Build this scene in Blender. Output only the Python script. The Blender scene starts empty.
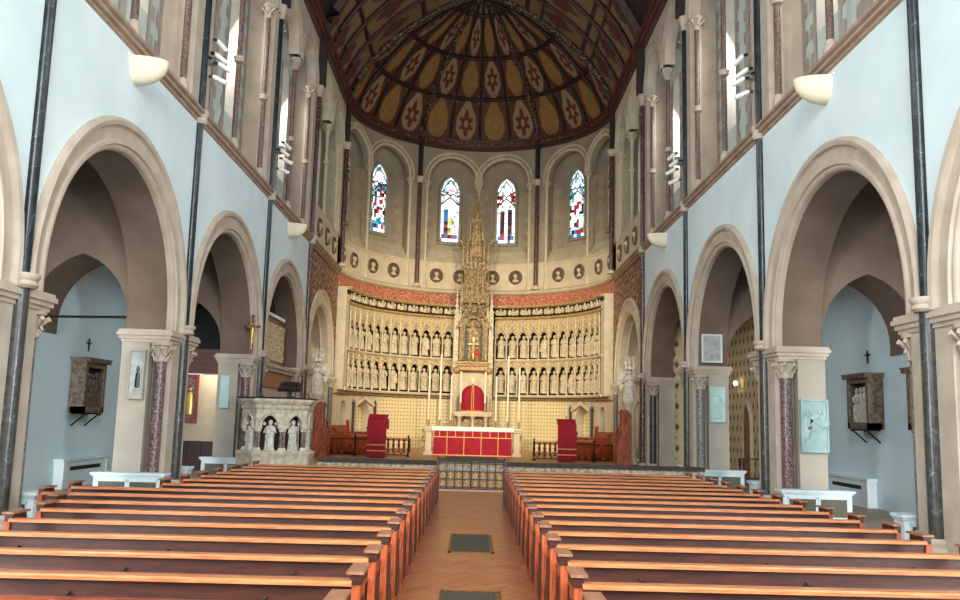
import bpy, bmesh, math, random
from mathutils import Vector, Matrix
PI = math.pi
rnd = random.Random(7)
col = bpy.context.scene.collection
CY = 43.1                     # centre of the apse
R7 = 7.0

# ------------------------------------------------------------------ helpers
def lin(c):
    return tuple(((v/255)/12.92 if v/255 <= .04045 else ((v/255+.055)/1.055)**2.4) for v in c)

class MB:
    """collects geometry, then links it as ONE mesh object"""
    def __init__(s): s.v = []; s.f = []; s.m = []; s.uv = {}
    def add(s, vs, fs, m=0):
        o = len(s.v); s.v += [tuple(p) for p in vs]
        for f in fs: s.f.append(tuple(i+o for i in f)); s.m.append(m)
    def box(s, x0, x1, y0, y1, z0, z1, m=0):
        s.add([(x0,y0,z0),(x1,y0,z0),(x1,y1,z0),(x0,y1,z0),(x0,y0,z1),(x1,y0,z1),(x1,y1,z1),(x0,y1,z1)],
              [(3,2,1,0),(4,5,6,7),(0,1,5,4),(1,2,6,5),(2,3,7,6),(3,0,4,7)], m)
    def lathe(s, prof, n=12, c=(0,0,0), m=0, sx=1, sy=1, fold=None, a0=0.):
        vs = []
        for k, (r, z) in enumerate(prof):
            for i in range(n):
                a = a0+2*PI*i/n; rr = r*(fold(a, z) if fold else 1)
                vs.append((c[0]+rr*math.cos(a)*sx, c[1]+rr*math.sin(a)*sy, c[2]+z))
        fs = [(k*n+i, k*n+(i+1) % n, (k+1)*n+(i+1) % n, (k+1)*n+i) for k in range(len(prof)-1) for i in range(n)]
        fs.append(tuple(reversed(range(n)))); fs.append(tuple((len(prof)-1)*n+i for i in range(n)))
        s.add(vs, fs, m)
    def ball(s, c, r, n=8, m=0, sx=1, sy=1, sz=1):
        k = max(4, n//2+1)
        s.lathe([(max(1e-3, r*math.sin(PI*j/k)), -r*sz*math.cos(PI*j/k)) for j in range(k+1)], n, c, m, sx, sy)
    def tube(s, pts, rs, n=8, m=0):
        pts = [Vector(p) for p in pts]
        if not isinstance(rs, (list, tuple)): rs = [rs]*len(pts)
        vs = []
        for i, p in enumerate(pts):
            d = (pts[min(i+1, len(pts)-1)]-pts[max(i-1, 0)]).normalized()
            u = d.cross(Vector((0,0,1)) if abs(d.z) < .9 else Vector((1,0,0))).normalized(); w = d.cross(u)
            for j in range(n):
                a = 2*PI*j/n; vs.append(p+u*rs[i]*math.cos(a)+w*rs[i]*math.sin(a))
        fs = [(k*n+i, k*n+(i+1) % n, (k+1)*n+(i+1) % n, (k+1)*n+i) for k in range(len(pts)-1) for i in range(n)]
        fs.append(tuple(reversed(range(n)))); fs.append(tuple((len(pts)-1)*n+i for i in range(n)))
        s.add(vs, fs, m)
    def bar(s, a, b, w, h, m=0):
        a = Vector(a); b = Vector(b); d = (b-a).normalized()
        u = d.cross(Vector((0,0,1)) if abs(d.z) < .95 else Vector((0,1,0))).normalized(); q = u.cross(d).normalized()
        vs = [p+u*i*w/2+q*j*h/2 for p in (a, b) for i, j in ((-1,-1),(1,-1),(1,1),(-1,1))]
        s.add(vs, [(3,2,1,0),(4,5,6,7),(0,1,5,4),(1,2,6,5),(2,3,7,6),(3,0,4,7)], m)
    def prism(s, poly, f, t0, t1, m=0):
        """poly of (u,v); f maps (u,v,t) to space"""
        n = len(poly)
        s.add([f(u,v,t0) for u,v in poly]+[f(u,v,t1) for u,v in poly],
              [tuple(range(n)), tuple(reversed(range(n,2*n)))]+[(i,(i+1) % n,(i+1) % n+n,i+n) for i in range(n)], m)
    def grid(s, f, us, vs_, m=0):
        nu = len(us); s.add([f(u,v) for v in vs_ for u in us],
              [(j*nu+i,j*nu+i+1,(j+1)*nu+i+1,(j+1)*nu+i) for j in range(len(vs_)-1) for i in range(nu-1)], m)
    def build(s, name, mats, parent=None, smooth=False, uvf=None, loc=None, rotz=0):
        me = bpy.data.meshes.new(name); me.from_pydata(s.v, [], s.f)
        if not isinstance(mats, (list, tuple)): mats = [mats]
        for q in mats: me.materials.append(M[q])
        me.polygons.foreach_set('material_index', s.m)
        if uvf:
            l = me.uv_layers.new(name='UVMap')
            for lp in me.loops: l.data[lp.index].uv = uvf(me.vertices[lp.vertex_index].co)
        bm = bmesh.new(); bm.from_mesh(me); bmesh.ops.recalc_face_normals(bm, faces=bm.faces); bm.to_mesh(me); bm.free()
        if smooth:
            me.polygons.foreach_set('use_smooth', [True]*len(me.polygons))
            try: me.set_sharp_from_angle(angle=math.radians(42))
            except Exception: pass
        me.update()
        o = bpy.data.objects.new(name, me); col.objects.link(o)
        if parent: o.parent = parent
        if loc: o.location = loc
        if rotz: o.rotation_euler.z = rotz
        return o

def tag(o, label, cat, group=None, kind=None):
    o['label'] = label; o['category'] = cat
    if group: o['group'] = group
    if kind: o['kind'] = kind
    return o
def thing(name, label, cat, loc=(0,0,0), rz=0, group=None):
    o = bpy.data.objects.new(name, None); col.objects.link(o); o.empty_display_size = .1
    o.location = loc; o.rotation_euler = (0,0,rz); return tag(o, label, cat, group)
def struct(o): o['kind'] = 'structure'; return o
def dup(root, loc, rz=0, label=None, group=None, mat=None, scale=None):
    """copy a thing, its parts and their sub-parts"""
    r = root.copy(); col.objects.link(r); r.location = loc; r.rotation_euler = (0,0,rz)
    if scale: r.scale = scale
    if label: r['label'] = label
    if group: r['group'] = group
    def rec(a, b):
        for ch in a.children:
            c = ch.copy(); col.objects.link(c); c.parent = b
            if mat and c.data and ch.name.split('.')[0] in mat:
                c.material_slots[0].link = 'OBJECT'; c.material_slots[0].material = M[mat[ch.name.split('.')[0]]]
            rec(ch, c)
    rec(root, r); return r
_tn = [0]
def trim(mb, mat, smooth=False, **k):
    _tn[0] += 1
    return struct(mb.build('trim_%d' % _tn[0], mat, smooth=smooth, **k))
ORD = ['first','second','third','fourth','fifth','sixth','seventh','eighth','ninth','tenth','eleventh','twelfth','thirteenth','fourteenth','fifteenth','sixteenth']
SIDE = {-1:'left', 1:'right'}

# ------------------------------------------------------------------ materials
M = {}
def mat(name, c1, c2=None, scale=3., rough=.7, bump=0., metal=0., lo=.35, hi=.65, detail=4., aniso=None, coat=0., spec=None):
    m = bpy.data.materials.new(name); m.use_nodes = True; nt = m.node_tree; N = nt.nodes; L = nt.links
    b = N['Principled BSDF']; b.inputs['Roughness'].default_value = rough; b.inputs['Metallic'].default_value = metal
    if coat: b.inputs['Coat Weight'].default_value = coat; b.inputs['Coat Roughness'].default_value = .15
    if spec is not None: b.inputs['Specular IOR Level'].default_value = spec
    tc = N.new('ShaderNodeTexCoord'); mp = N.new('ShaderNodeMapping'); L.new(tc.outputs['Object'], mp.inputs[0])
    if aniso: mp.inputs['Scale'].default_value = aniso
    no = N.new('ShaderNodeTexNoise'); no.inputs['Scale'].default_value = scale; no.inputs['Detail'].default_value = detail
    L.new(mp.outputs[0], no.inputs['Vector'])
    cr = N.new('ShaderNodeValToRGB'); e = cr.color_ramp.elements
    e[0].position = lo; e[1].position = hi
    e[0].color = (*lin(c1), 1); e[1].color = (*lin(c2 or c1), 1)
    L.new(no.outputs[0], cr.inputs[0]); L.new(cr.outputs[0], b.inputs['Base Color'])
    if bump:
        bp = N.new('ShaderNodeBump'); bp.inputs['Strength'].default_value = bump; bp.inputs['Distance'].default_value = .02
        L.new(no.outputs[0], bp.inputs['Height']); L.new(bp.outputs[0], b.inputs['Normal'])
    M[name] = m; return m
def math_(nt, op, a, b=None, c=None):
    n = nt.nodes.new('ShaderNodeMath'); n.operation = op
    for i, x in enumerate((a, b, c)):
        if x is None: continue
        if isinstance(x, (int, float)): n.inputs[i].default_value = x
        else: nt.links.new(x, n.inputs[i])
    return n.outputs[0]
def mixc(nt, f, a, b):
    n = nt.nodes.new('ShaderNodeMix'); n.data_type = 'RGBA'
    for k, x in ((0, f), (6, a), (7, b)):
        if isinstance(x, (int, float)): n.inputs[k].default_value = x
        elif isinstance(x, tuple): n.inputs[k].default_value = (*lin(x), 1)
        else: nt.links.new(x, n.inputs[k])
    return n.outputs[2]

mat('clerestory_plaster', (188,196,188), (202,208,200), 1.5, .75)
mat('blue_plaster', (206,221,223), (217,230,232), .8, .75, .03)
mat('aisle_plaster', (198,220,228), (208,228,234), .7, .75, .03)
mat('arch_stone', (172,157,140), (188,173,156), 2., .75, .05)
mat('string_stone', (150,124,106), (170,144,126), 3., .7, .05)
mat('quoin_stone', (160,148,126), (174,162,138), 2., .8)
mat('pulpit_stone', (176,162,142), (214,202,180), 7., .6, .1)
mat('pier_stone', (160,150,136), (174,163,148), 1.2, .8, .05)
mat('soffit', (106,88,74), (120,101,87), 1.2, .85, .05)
mat('cream_stone', (196,184,158), (212,200,174), 2., .75, .06)
mat('warm_plaster', (150,140,122), (164,153,134), 1.2, .85, .05)
mat('spire_stone', (70,54,36), (188,164,122), 9., .7, .6, lo=.3, hi=.62)
mat('carved_gilt', (124,92,52), (206,176,120), 16., .55, .4, metal=.15, lo=.35, hi=.62)
mat('carved_stone', (112,92,60), (222,204,160), 16., .7, .6, lo=.3, hi=.6)
mat('statue_stone', (176,164,136), (226,214,184), 9., .65, .2)
mat('grey_statue', (186,180,166), (224,218,204), 9., .6, .2)
mat('medal_ground', (84,66,46), (112,92,66), 5., .8)
mat('niche_shade', (34,24,15), (50,38,24), 5., .9)  # deep shade of the recesses put into the stone colour
mat('gold', (176,136,60), (226,190,104), 14., .4, .3, metal=.55)
mat('green_marble', (18,26,30), (38,50,54), 5., .28, lo=.4, hi=.75, spec=.4)
mat('grey_marble', (46,46,44), (74,72,68), 12., .3, lo=.35, hi=.7)
mat('purple_marble', (70,42,44), (150,128,124), 26., .3, lo=.42, hi=.66, detail=6)
mat('grey_granite', (84,78,80), (156,150,148), 26., .32, lo=.4, hi=.66, detail=6)
mat('oxblood_marble', (52,26,28), (150,120,104), 20., .3, lo=.5, hi=.66, detail=6)
mat('pinkish_marble', (84,62,54), (130,106,94), 14., .4, lo=.4, hi=.68)
mat('pew_wood', (108,46,26), (150,72,42), 4., .32, .02, aniso=(1,9,9), coat=.25)
mat('pew_wood_lit', (160,92,54), (194,124,80), 4., .3, .02, aniso=(1,9,9), coat=.3)  # pew wood with the light on the top rails painted in
mat('pew_wood_shaded', (44,20,13), (66,30,18), 4., .4, aniso=(1,9,9), coat=.1)  # pew wood with the shade under rails and caps painted in
mat('pew_end', (112,42,20), (182,88,44), 5., .38, .03, aniso=(9,9,1), coat=.2)
mat('pew_cap', (128,86,62), (150,104,78), 6., .42, .03, aniso=(6,1,1))
mat('stall_wood', (116,46,22), (180,88,46), 4., .35, .03, aniso=(3,3,1), coat=.3)
mat('dark_wood', (48,24,16), (70,38,26), 4., .5)
mat('beam_wood', (88,52,38), (110,68,50), 4., .5, aniso=(1,6,6))
mat('black_iron', (20,20,20), (36,34,32), 8., .45, metal=.4)
mat('white_paint', (208,222,226), (216,230,234), 2., .5)
mat('white_metal', (232,232,228), (240,240,236), 2., .35)
mat('grille', (60,58,48), (110,104,86), 60., .5)
mat('red_cloth', (140,2,30), (160,6,40), 2., .8)
mat('orphrey', (214,150,84), (232,180,110), 20., .6)
mat('linen', (232,230,220), (242,240,232), 8., .8)
mat('candle_wax', (240,232,204), (246,240,216), 3., .5)
mat('roof_wood', (30,20,18), (50,30,26), 2., .6)
mat('cornice_red', (74,26,26), (104,40,36), 14., .6, lo=.4, hi=.6)
mat('cornice_brown', (50,32,26), (74,48,40), 6., .6)
mat('mural_red', (88,52,40), (176,140,108), 5., .75, lo=.46, hi=.56, detail=7)
mat('mosaic_red', (140,62,46), (214,150,116), 14., .55, lo=.44, hi=.56, detail=5)
mat('faded_painting', (148,150,142), (176,180,176), 7., .7, lo=.35, hi=.65)
mat('bronze', (96,72,44), (140,108,66), 14., .4, .3, metal=.6)
mat('black_glass', (14,14,16), (30,30,32), 2., .15)
mat('sconce', (222,212,184), (228,218,192), 2., .6)
mat('old_oak', (76,60,50), (128,108,90), 12., .6, .3)
mat('relief_green', (132,156,158), (160,182,182), 3., .6, .05)
mat('relief_pale', (166,196,192), (184,210,206), 3., .45)
mat('brass', (196,160,84), (214,180,104), 6., .3, metal=.8)
mat('mat_rubber', (62,56,46), (92,84,70), 90., .8)
mat('rug', (44,48,56), (120,120,116), 30., .95, lo=.4, hi=.6)
mat('rail_stone', (134,120,102), (206,192,172), 9., .6, .3)
mat('rail_top', (46,36,30), (66,54,46), 8., .7)
mat('gate_paint', (30,44,44), (48,62,60), 6., .5, metal=.3)
mat('gate_gilt', (170,110,60), (240,190,120), 22., .5, .5, lo=.4, hi=.6)
mat('gate_red', (122,48,44), (148,66,58), 6., .6)
mat('skin_wood', (120,70,44), (150,96,66), 6., .5)
mat('page', (230,228,216), None, 2., .8)
mat('tile_floor', (176,122,84), (198,146,104), 3., .45)
mat('side_floor', (150,132,112), (168,150,130), 3., .6)
mat('stone_pale', (204,208,206), (216,220,218), 3., .6)

def lamp_mat(name, c, st):
    m = bpy.data.materials.new(name); m.use_nodes = True; nt = m.node_tree; b = nt.nodes['Principled BSDF']
    b.inputs['Base Color'].default_value = (*lin(c), 1); b.inputs['Emission Color'].default_value = (*lin(c), 1)
    b.inputs['Emission Strength'].default_value = st; M[name] = m
lamp_mat('daylight_glass', (214,232,244), 2.2)
lamp_mat('bulb', (255,226,160), 9.)
lamp_mat('red_lamp', (210,20,16), .7)

def veined(name):       # white veins over dark marble
    nt = M[name].node_tree; b = nt.nodes['Principled BSDF']; src = b.inputs['Base Color'].links[0].from_socket
    tc = nt.nodes.new('ShaderNodeTexCoord'); no = nt.nodes.new('ShaderNodeTexNoise'); no.inputs['Scale'].default_value = 2.2; no.inputs['Detail'].default_value = 3
    nt.links.new(tc.outputs['Object'], no.inputs['Vector'])
    d = math_(nt, 'ABSOLUTE', math_(nt, 'SUBTRACT', no.outputs[0], .5))
    f = math_(nt, 'MULTIPLY', math_(nt, 'LESS_THAN', d, .0035), .3)
    nt.links.new(mixc(nt, f, src, (150,168,172)), b.inputs['Base Color'])
veined('green_marble'); veined('grey_marble')

def base(name, rough=.7):
    m = bpy.data.materials.new(name); m.use_nodes = True; M[name] = m
    b = m.node_tree.nodes['Principled BSDF']; b.inputs['Roughness'].default_value = rough
    return m.node_tree, b
def sep(nt, out):
    s = nt.nodes.new('ShaderNodeSeparateXYZ'); nt.links.new(out, s.inputs[0]); return s.outputs
def noise(nt, vec, scale, detail=3):
    n = nt.nodes.new('ShaderNodeTexNoise'); n.inputs['Scale'].default_value = scale; n.inputs['Detail'].default_value = detail
    nt.links.new(vec, n.inputs['Vector']); return n.outputs[0]

# herringbone parquet of the nave aisle
nt, b = base('parquet', .34)
tc = nt.nodes.new('ShaderNodeTexCoord'); x, y, z = sep(nt, tc.outputs['Object'])
tri = math_(nt, 'PINGPONG', x, .24)
s_ = math_(nt, 'ADD', y, tri)
br = math_(nt, 'FLOOR', math_(nt, 'DIVIDE', s_, .085)); cx_ = math_(nt, 'FLOOR', math_(nt, 'DIVIDE', x, .24))
cmb = nt.nodes.new('ShaderNodeCombineXYZ'); nt.links.new(br, cmb.inputs[0]); nt.links.new(cx_, cmb.inputs[1])
wn = nt.nodes.new('ShaderNodeTexWhiteNoise'); nt.links.new(cmb.outputs[0], wn.inputs[0])
c = mixc(nt, wn.outputs[0], (122,62,32), (178,106,62))
big = noise(nt, tc.outputs['Object'], .9)
c = mixc(nt, math_(nt, 'MULTIPLY', big, .5), c, (180,114,72))
nt.links.new(c, b.inputs['Base Color']); b.inputs['Coat Weight'].default_value = .15; b.inputs['Coat Roughness'].default_value = .2

# patterned dado tiles (u along the wall in metres, v height)
nt, b = base('dado_tiles', .45)
uv = nt.nodes.new('ShaderNodeUVMap'); u, v, _ = sep(nt, uv.outputs[0])
P_ = .2
fu = math_(nt, 'FRACT', math_(nt, 'DIVIDE', u, P_)); fv = math_(nt, 'FRACT', math_(nt, 'DIVIDE', v, P_))
du = math_(nt, 'ABSOLUTE', math_(nt, 'SUBTRACT', fu, .5)); dv = math_(nt, 'ABSOLUTE', math_(nt, 'SUBTRACT', fv, .5))
line = math_(nt, 'GREATER_THAN', math_(nt, 'MAXIMUM', du, dv), .4)
cuv = nt.nodes.new('ShaderNodeCombineXYZ'); nt.links.new(u, cuv.inputs[0]); nt.links.new(v, cuv.inputs[1])
nz = noise(nt, cuv.outputs[0], 9., 2)
mot = math_(nt, 'LESS_THAN', math_(nt, 'ADD', math_(nt, 'ADD', du, dv), math_(nt, 'MULTIPLY', nz, .25)), .37)
c = mixc(nt, mot, (226,214,178), (120,96,58)); c = mixc(nt, line, c, (222,204,140))
nt.links.new(c, b.inputs['Base Color'])

# painted dome and vault boards: u counts panels, v counts rows
nt, b = base('painted_vault', .7)
uv = nt.nodes.new('ShaderNodeUVMap'); u, v, _ = sep(nt, uv.outputs[0])
fu = math_(nt, 'SUBTRACT', math_(nt, 'FRACT', u), .5); fv = math_(nt, 'SUBTRACT', math_(nt, 'FRACT', v), .5)
par = math_(nt, 'MODULO', math_(nt, 'ADD', math_(nt, 'FLOOR', u), math_(nt, 'FLOOR', v)), 2.)
au = math_(nt, 'ABSOLUTE', fu); av = math_(nt, 'ABSOLUTE', fv)
hexa = math_(nt, 'LESS_THAN', math_(nt, 'ADD', math_(nt, 'MULTIPLY', au, 1.), math_(nt, 'MULTIPLY', av, .75)), .44)
hexb = math_(nt, 'LESS_THAN', au, .34); hexa = math_(nt, 'MULTIPLY', hexa, hexb)
ang = math_(nt, 'ARCTAN2', fu, math_(nt, 'MULTIPLY', fv, 1.3))
rad = math_(nt, 'SQRT', math_(nt, 'ADD', math_(nt, 'MULTIPLY', fu, fu), math_(nt, 'MULTIPLY', math_(nt, 'MULTIPLY', fv, fv), .8)))
pet = math_(nt, 'ADD', .2, math_(nt, 'MULTIPLY', math_(nt, 'COSINE', math_(nt, 'MULTIPLY', ang, 6.)), .06))
fl = math_(nt, 'LESS_THAN', rad, pet); core = math_(nt, 'LESS_THAN', rad, .07)
cor = math_(nt, 'GREATER_THAN', math_(nt, 'ADD', au, av), .82)
nz = noise(nt, uv.outputs[0], 6., 3)
gold_ = mixc(nt, nz, (116,80,40), (172,132,74)); cream = mixc(nt, nz, (126,104,76), (170,146,112))
a_ = mixc(nt, hexa, (96,56,38), gold_)
f_ = mixc(nt, fl, cream, (98,40,32)); f_ = mixc(nt, core, f_, (160,132,86)); f_ = mixc(nt, hexa, (88,48,34), f_)
c = mixc(nt, par, a_, f_); c = mixc(nt, cor, c, (138,116,84))
edge = math_(nt, 'GREATER_THAN', math_(nt, 'MAXIMUM', au, av), .455); c = mixc(nt, edge, c, (50,28,22))
nt.links.new(c, b.inputs['Base Color'])
nt, b = base('painted_barrel', .7)
uv = nt.nodes.new('ShaderNodeUVMap'); u, v, _ = sep(nt, uv.outputs[0])
fu = math_(nt, 'SUBTRACT', math_(nt, 'FRACT', u), .5); fv = math_(nt, 'SUBTRACT', math_(nt, 'FRACT', v), .5)
av = math_(nt, 'ABSOLUTE', fv); au = math_(nt, 'ABSOLUTE', fu)
nz = noise(nt, uv.outputs[0], 7., 4)
blot = math_(nt, 'LESS_THAN', math_(nt, 'SUBTRACT', math_(nt, 'ADD', au, math_(nt, 'MULTIPLY', av, .9)), math_(nt, 'MULTIPLY', nz, .35)), .12)
c = mixc(nt, nz, (106,84,58), (154,128,92)); c = mixc(nt, blot, c, (92,50,40))
edge = math_(nt, 'GREATER_THAN', math_(nt, 'MAXIMUM', au, av), .46); c = mixc(nt, edge, c, (60,34,26))
nt.links.new(c, b.inputs['Base Color'])

# painted chapel wall: cream with rows of small dark and red marks
nt, b = base('chapel_paint', .8)
tc = nt.nodes.new('ShaderNodeTexCoord'); x, y, z = sep(nt, tc.outputs['Object'])
rowi = math_(nt, 'FLOOR', math_(nt, 'DIVIDE', z, .42)); sh = math_(nt, 'MULTIPLY', math_(nt, 'MODULO', rowi, 2.), .25)
fy = math_(nt, 'SUBTRACT', math_(nt, 'FRACT', math_(nt, 'ADD', math_(nt, 'DIVIDE', math_(nt, 'ADD', y, x), .5), sh)), .5)
fz = math_(nt, 'SUBTRACT', math_(nt, 'FRACT', math_(nt, 'DIVIDE', z, .42)), .5)
ay = math_(nt, 'ABSOLUTE', fy); az = math_(nt, 'ABSOLUTE', fz)
k1 = math_(nt, 'MULTIPLY', math_(nt, 'LESS_THAN', ay, .1), math_(nt, 'LESS_THAN', az, .3))
k2 = math_(nt, 'MULTIPLY', math_(nt, 'LESS_THAN', ay, .2), math_(nt, 'LESS_THAN', az, .12))
k = math_(nt, 'MAXIMUM', k1, k2); wr = math_(nt, 'MODULO', rowi, 3.)
c = mixc(nt, k, (204,184,146), (116,82,66)); nt.links.new(c, b.inputs['Base Color'])

# stained glass: colour comes from the mesh, the daylight behind makes it glow
nt, b = base('stained_glass', .4)
at = nt.nodes.new('ShaderNodeAttribute'); at.attribute_name = 'glass'
nt.links.new(at.outputs['Color'], b.inputs['Base Color']); nt.links.new(at.outputs['Color'], b.inputs['Emission Color'])
b.inputs['Emission Strength'].default_value = 1.5

# ------------------------------------------------------------------ frames and arches
def side_frame(s, x0=R7): return lambda u, v, d: (s*(x0+d), u, v)
def apse_frame(u, v, d):  return ((R7+d)*math.sin(u/R7), CY+(R7+d)*math.cos(u/R7), v)
def flat_frame(y0, s=1):  return lambda u, v, d: (u, y0+d*s, v)

def arch_pts(uc, r, vs, v0, c=0., n=14, nj=1):
    Rr = r+c; h = math.acos(c/Rr) if c > 0 else PI/2
    left = [(uc+c-Rr*math.cos(t), vs+Rr*math.sin(t)) for t in [h*i/n for i in range(n+1)]]
    jl = [(uc-r, v0+(vs-v0)*i/nj) for i in range(nj)] if vs > v0+1e-6 else []
    L = jl+left; return L+[(2*uc-u, v) for u, v in reversed(L[:-1])]
def arch_panel(mb, F, uc, hw, r, vs, v0, v1, d0, d1, c=0., m=0, ms=None, n=14, back=True, front=True, soffit=True):
    """wall from uc-hw to uc+hw, v0 to v1 with an arched opening"""
    P = arch_pts(uc, r, vs, v0, c, n); N = len(P); half = N//2; B = []
    nj = 1 if vs > v0+1e-6 else 0
    for i in range(half+1):
        u, v = P[i]
        if i < nj: B.append((uc-hw, v)); continue
        t = (i-nj)/(half-nj); k = .45
        B.append((uc-hw, vs+(v1-vs)*t/k) if t < k else (uc-hw+hw*(t-k)/(1-k), v1))
    B += [(2*uc-u, v) for u, v in reversed(B[:-1])]
    # one point sits exactly on each corner
    for j in range(1, N):
        (ua, va), (ub, vb) = B[j-1], B[j]
        for d, on in ((d0, front), (d1, back)):
            if not on: continue
            q = [F(*P[j-1], d), F(*P[j], d), F(ub, vb, d)]
            if abs(va-v1) > 1e-6 and abs(vb-v1) < 1e-6 or abs(vb-v1) > 1e-6 and abs(va-v1) < 1e-6:
                q.append(F(uc-hw if j <= half else uc+hw, v1, d))
            q.append(F(ua, va, d)); mb.add(q, [tuple(range(len(q)))], m)
        if soffit: mb.add([F(*P[j-1], d0), F(*P[j], d0), F(*P[j], d1), F(*P[j-1], d1)], [(0,1,2,3)], m if ms is None else ms)
def sweep_arch(mb, F, uc, r, vs, v0, prof, c=0., m=0, n=16):
    rows = [[F(*p, d) for p in arch_pts(uc, r+dr, vs, v0, c, n)] for dr, d in prof]
    for a, b_ in zip(rows, rows[1:]):
        for j in range(len(a)-1): mb.add([a[j], a[j+1], b_[j+1], b_[j]], [(0,1,2,3)], m)
def run(mb, F, u0, u1, prof, nu=1, m=0):
    """moulding with profile (v, d) swept along u"""
    us = [u0+(u1-u0)*i/nu for i in range(nu+1)]; k = len(prof)
    vs = [F(u, v, d) for u in us for v, d in prof]
    fs = [(i*k+j, i*k+(j+1) % k, (i+1)*k+(j+1) % k, (i+1)*k+j) for i in range(nu) for j in range(k)]
    fs += [tuple(range(k)), tuple(nu*k+j for j in range(k))]; mb.add(vs, fs, m)

# ------------------------------------------------------------------ columns
def leaf_capital(mb, r, z0, z1, rt, n=8, lv=8):
    h = z1-z0
    mb.lathe([(r*1.15, z0), (r*1.25, z0+.04*h), (r*1.05, z0+.1*h), (r*1.1, z0+.4*h), (rt*.8, z0+.78*h), (rt*1.05, z0+.84*h), (rt*1.08, z1)], 12)
    for row, (zz, ro, sc) in enumerate(((.38, r*1.35, .8), (.72, rt*1.08, 1.))):
        for i in range(lv):
            a = 2*PI*(i+.5*row)/lv; q = Vector((math.cos(a), math.sin(a), 0))
            mb.tube([q*r*1.05+Vector((0,0,z0+h*(zz-.34))), q*ro*.96+Vector((0,0,z0+h*(zz-.08))), q*(ro+.06*h*sc)+Vector((0,0,z0+h*zz)), q*(ro+.12*h*sc)+Vector((0,0,z0+h*(zz-.09)))],
                    [.05*h, .085*h*sc, .1*h*sc, .055*h*sc], 5)
def column(name, label, cat, loc, z1, r, zc0, rt, ms, mc, rings=(), bh=.3, group=None, rz=0, lv=8, seg=14, upper=None, cr=True):
    t = thing(name, label, cat, loc, rz, group)
    m = MB(); m.lathe([(r*1.9, 0), (r*1.9, bh*.35), (r*1.75, bh*.4), (r*1.8, bh*.55), (r*1.35, bh*.7), (r*1.45, bh*.85), (r*1.08, bh)], seg); m.build('base', mc, t, True)
    zs = upper[0] if upper else zc0
    m = MB(); m.lathe([(r, bh), (r, zs)], seg); m.build('shaft', ms, t, True)
    if upper:
        m = MB(); m.lathe([(upper[1], zs), (upper[1], zc0)], seg); m.build('upper_shaft', ms, t, True)
    for zr, rr, hh in rings:
        m = MB(); m.lathe([(rr*.8, zr-hh/2), (rr, zr-hh*.3), (rr*.88, zr), (rr*1.08, zr+hh*.25), (rr*1.08, zr+hh/2)], seg); m.build('ring', mc, t, True)
    if zc0 < z1:
        m = MB()
        if cr: leaf_capital(m, upper[1] if upper else r, zc0, z1, rt, lv=lv)
        else: m.lathe([(rt*.6, zc0), (rt*.7, zc0+.05), (rt*.6, zc0+.1), (rt*.95, z1-.12), (rt, z1-.08), (rt, z1)], seg)
        m.build('capital', mc, t, True)
    return t

# ------------------------------------------------------------------ statues
def statue_mb(seed, h=1., wings=False):
    q = random.Random(seed); m = MB(); nf = q.choice((7, 8, 9)); ph = q.random()*6
    fold = lambda a, z: 1+(.09*math.sin(nf*a+ph)+.05*math.sin(3*a+ph*2))*max(0., 1-z/(.62*h))
    m.lathe([(.19*h, 0), (.19*h, .03*h), (.17*h, .035*h)], 8)
    P = [(.165,.035),(.16,.12),(.15,.25),(.145,.38),(.15,.5),(.145,.56),(.15,.64),(.165,.72),(.16,.78),(.11,.815),(.05,.835),(.047,.87)]
    m.lathe([(a*h, z*h) for a, z in P], 14, sy=.75, fold=fold)
    m.ball((0, -.012*h, .915*h), .068*h, 10, sz=1.25)                       # head
    m.ball((0, .012*h, .93*h), .078*h, 10, sz=1.12)                          # hair or veil
    m.ball((0, -.078*h, .91*h), .014*h, 6)                                   # nose
    k = q.random()
    for s in (-1, 1):
        el = Vector((s*.185*h, -.02*h, (.58+.03*q.random())*h)); ha = Vector((s*(.03+.06*q.random())*h, -.15*h, (.56+.14*q.random())*h))
        m.tube([(s*.125*h, 0, .77*h), el, ha], [.05*h, .048*h, .03*h], 7); m.ball(ha, .03*h, 6)
    if k < .35: m.tube([(.13*h, -.16*h, .04*h), (.1*h, -.16*h, 1.0*h)], .012*h, 5)
    elif k < .7: m.box(-.07*h, .05*h, -.2*h, -.15*h, .58*h, .74*h)
    else: m.prism([(-.2,.3),(-.1,.62),(.12,.7),(.17,.3),(0,.22)], lambda u, v, t: (u*h, t*h, v*h), -.14, -.1)
    for i in range(3): m.tube([(-.12*h+i*.06*h, -.125*h, .5*h), (-.1*h+i*.08*h, -.125*h, .28*h), (-.11*h+i*.1*h, -.12*h, .06*h)], [.015*h, .02*h, .02*h], 5)
    if wings:
        for s in (-1, 1):
            m.prism([(s*.06,.78),(s*.2,.98),(s*.3,.9),(s*.33,.6),(s*.24,.3),(s*.16,.45)], lambda u, v, t: (u*h, t*h, v*h), .09, .13)
    return m

# ================================================================== FLOORS
m = MB(); m.box(-.95, .95, -3, 24.9, -.1, 0); struct(m.build('floor', 'parquet'))
m = MB()
for s in (-1, 1): m.box(*sorted((s*.95, s*12.)), -3, 24.9, -.1, 0)
m.box(-12, 12, 24.9, 33.9, -.1, 0); m.box(-12, -7.6, 33.9, 44, -.1, 0); m.box(7.6, 12, 33.9, 44, -.1, 0); struct(m.build('floor_side', 'side_floor'))
m = MB(); m.prism([(R7*1.12*math.sin(PI*i/24-PI/2), CY+R7*1.12*math.cos(PI*i/24-PI/2)) for i in range(25)]+[(7.6, 33.9), (-7.6, 33.9)], lambda u, v, t: (u, v, t), -.1, .3)
struct(m.build('floor_sanctuary', 'tile_floor'))
m = MB(); m.box(-7.4, 7.4, 33.45, 33.9, 0, .15); trim(m, 'cream_stone')

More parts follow.
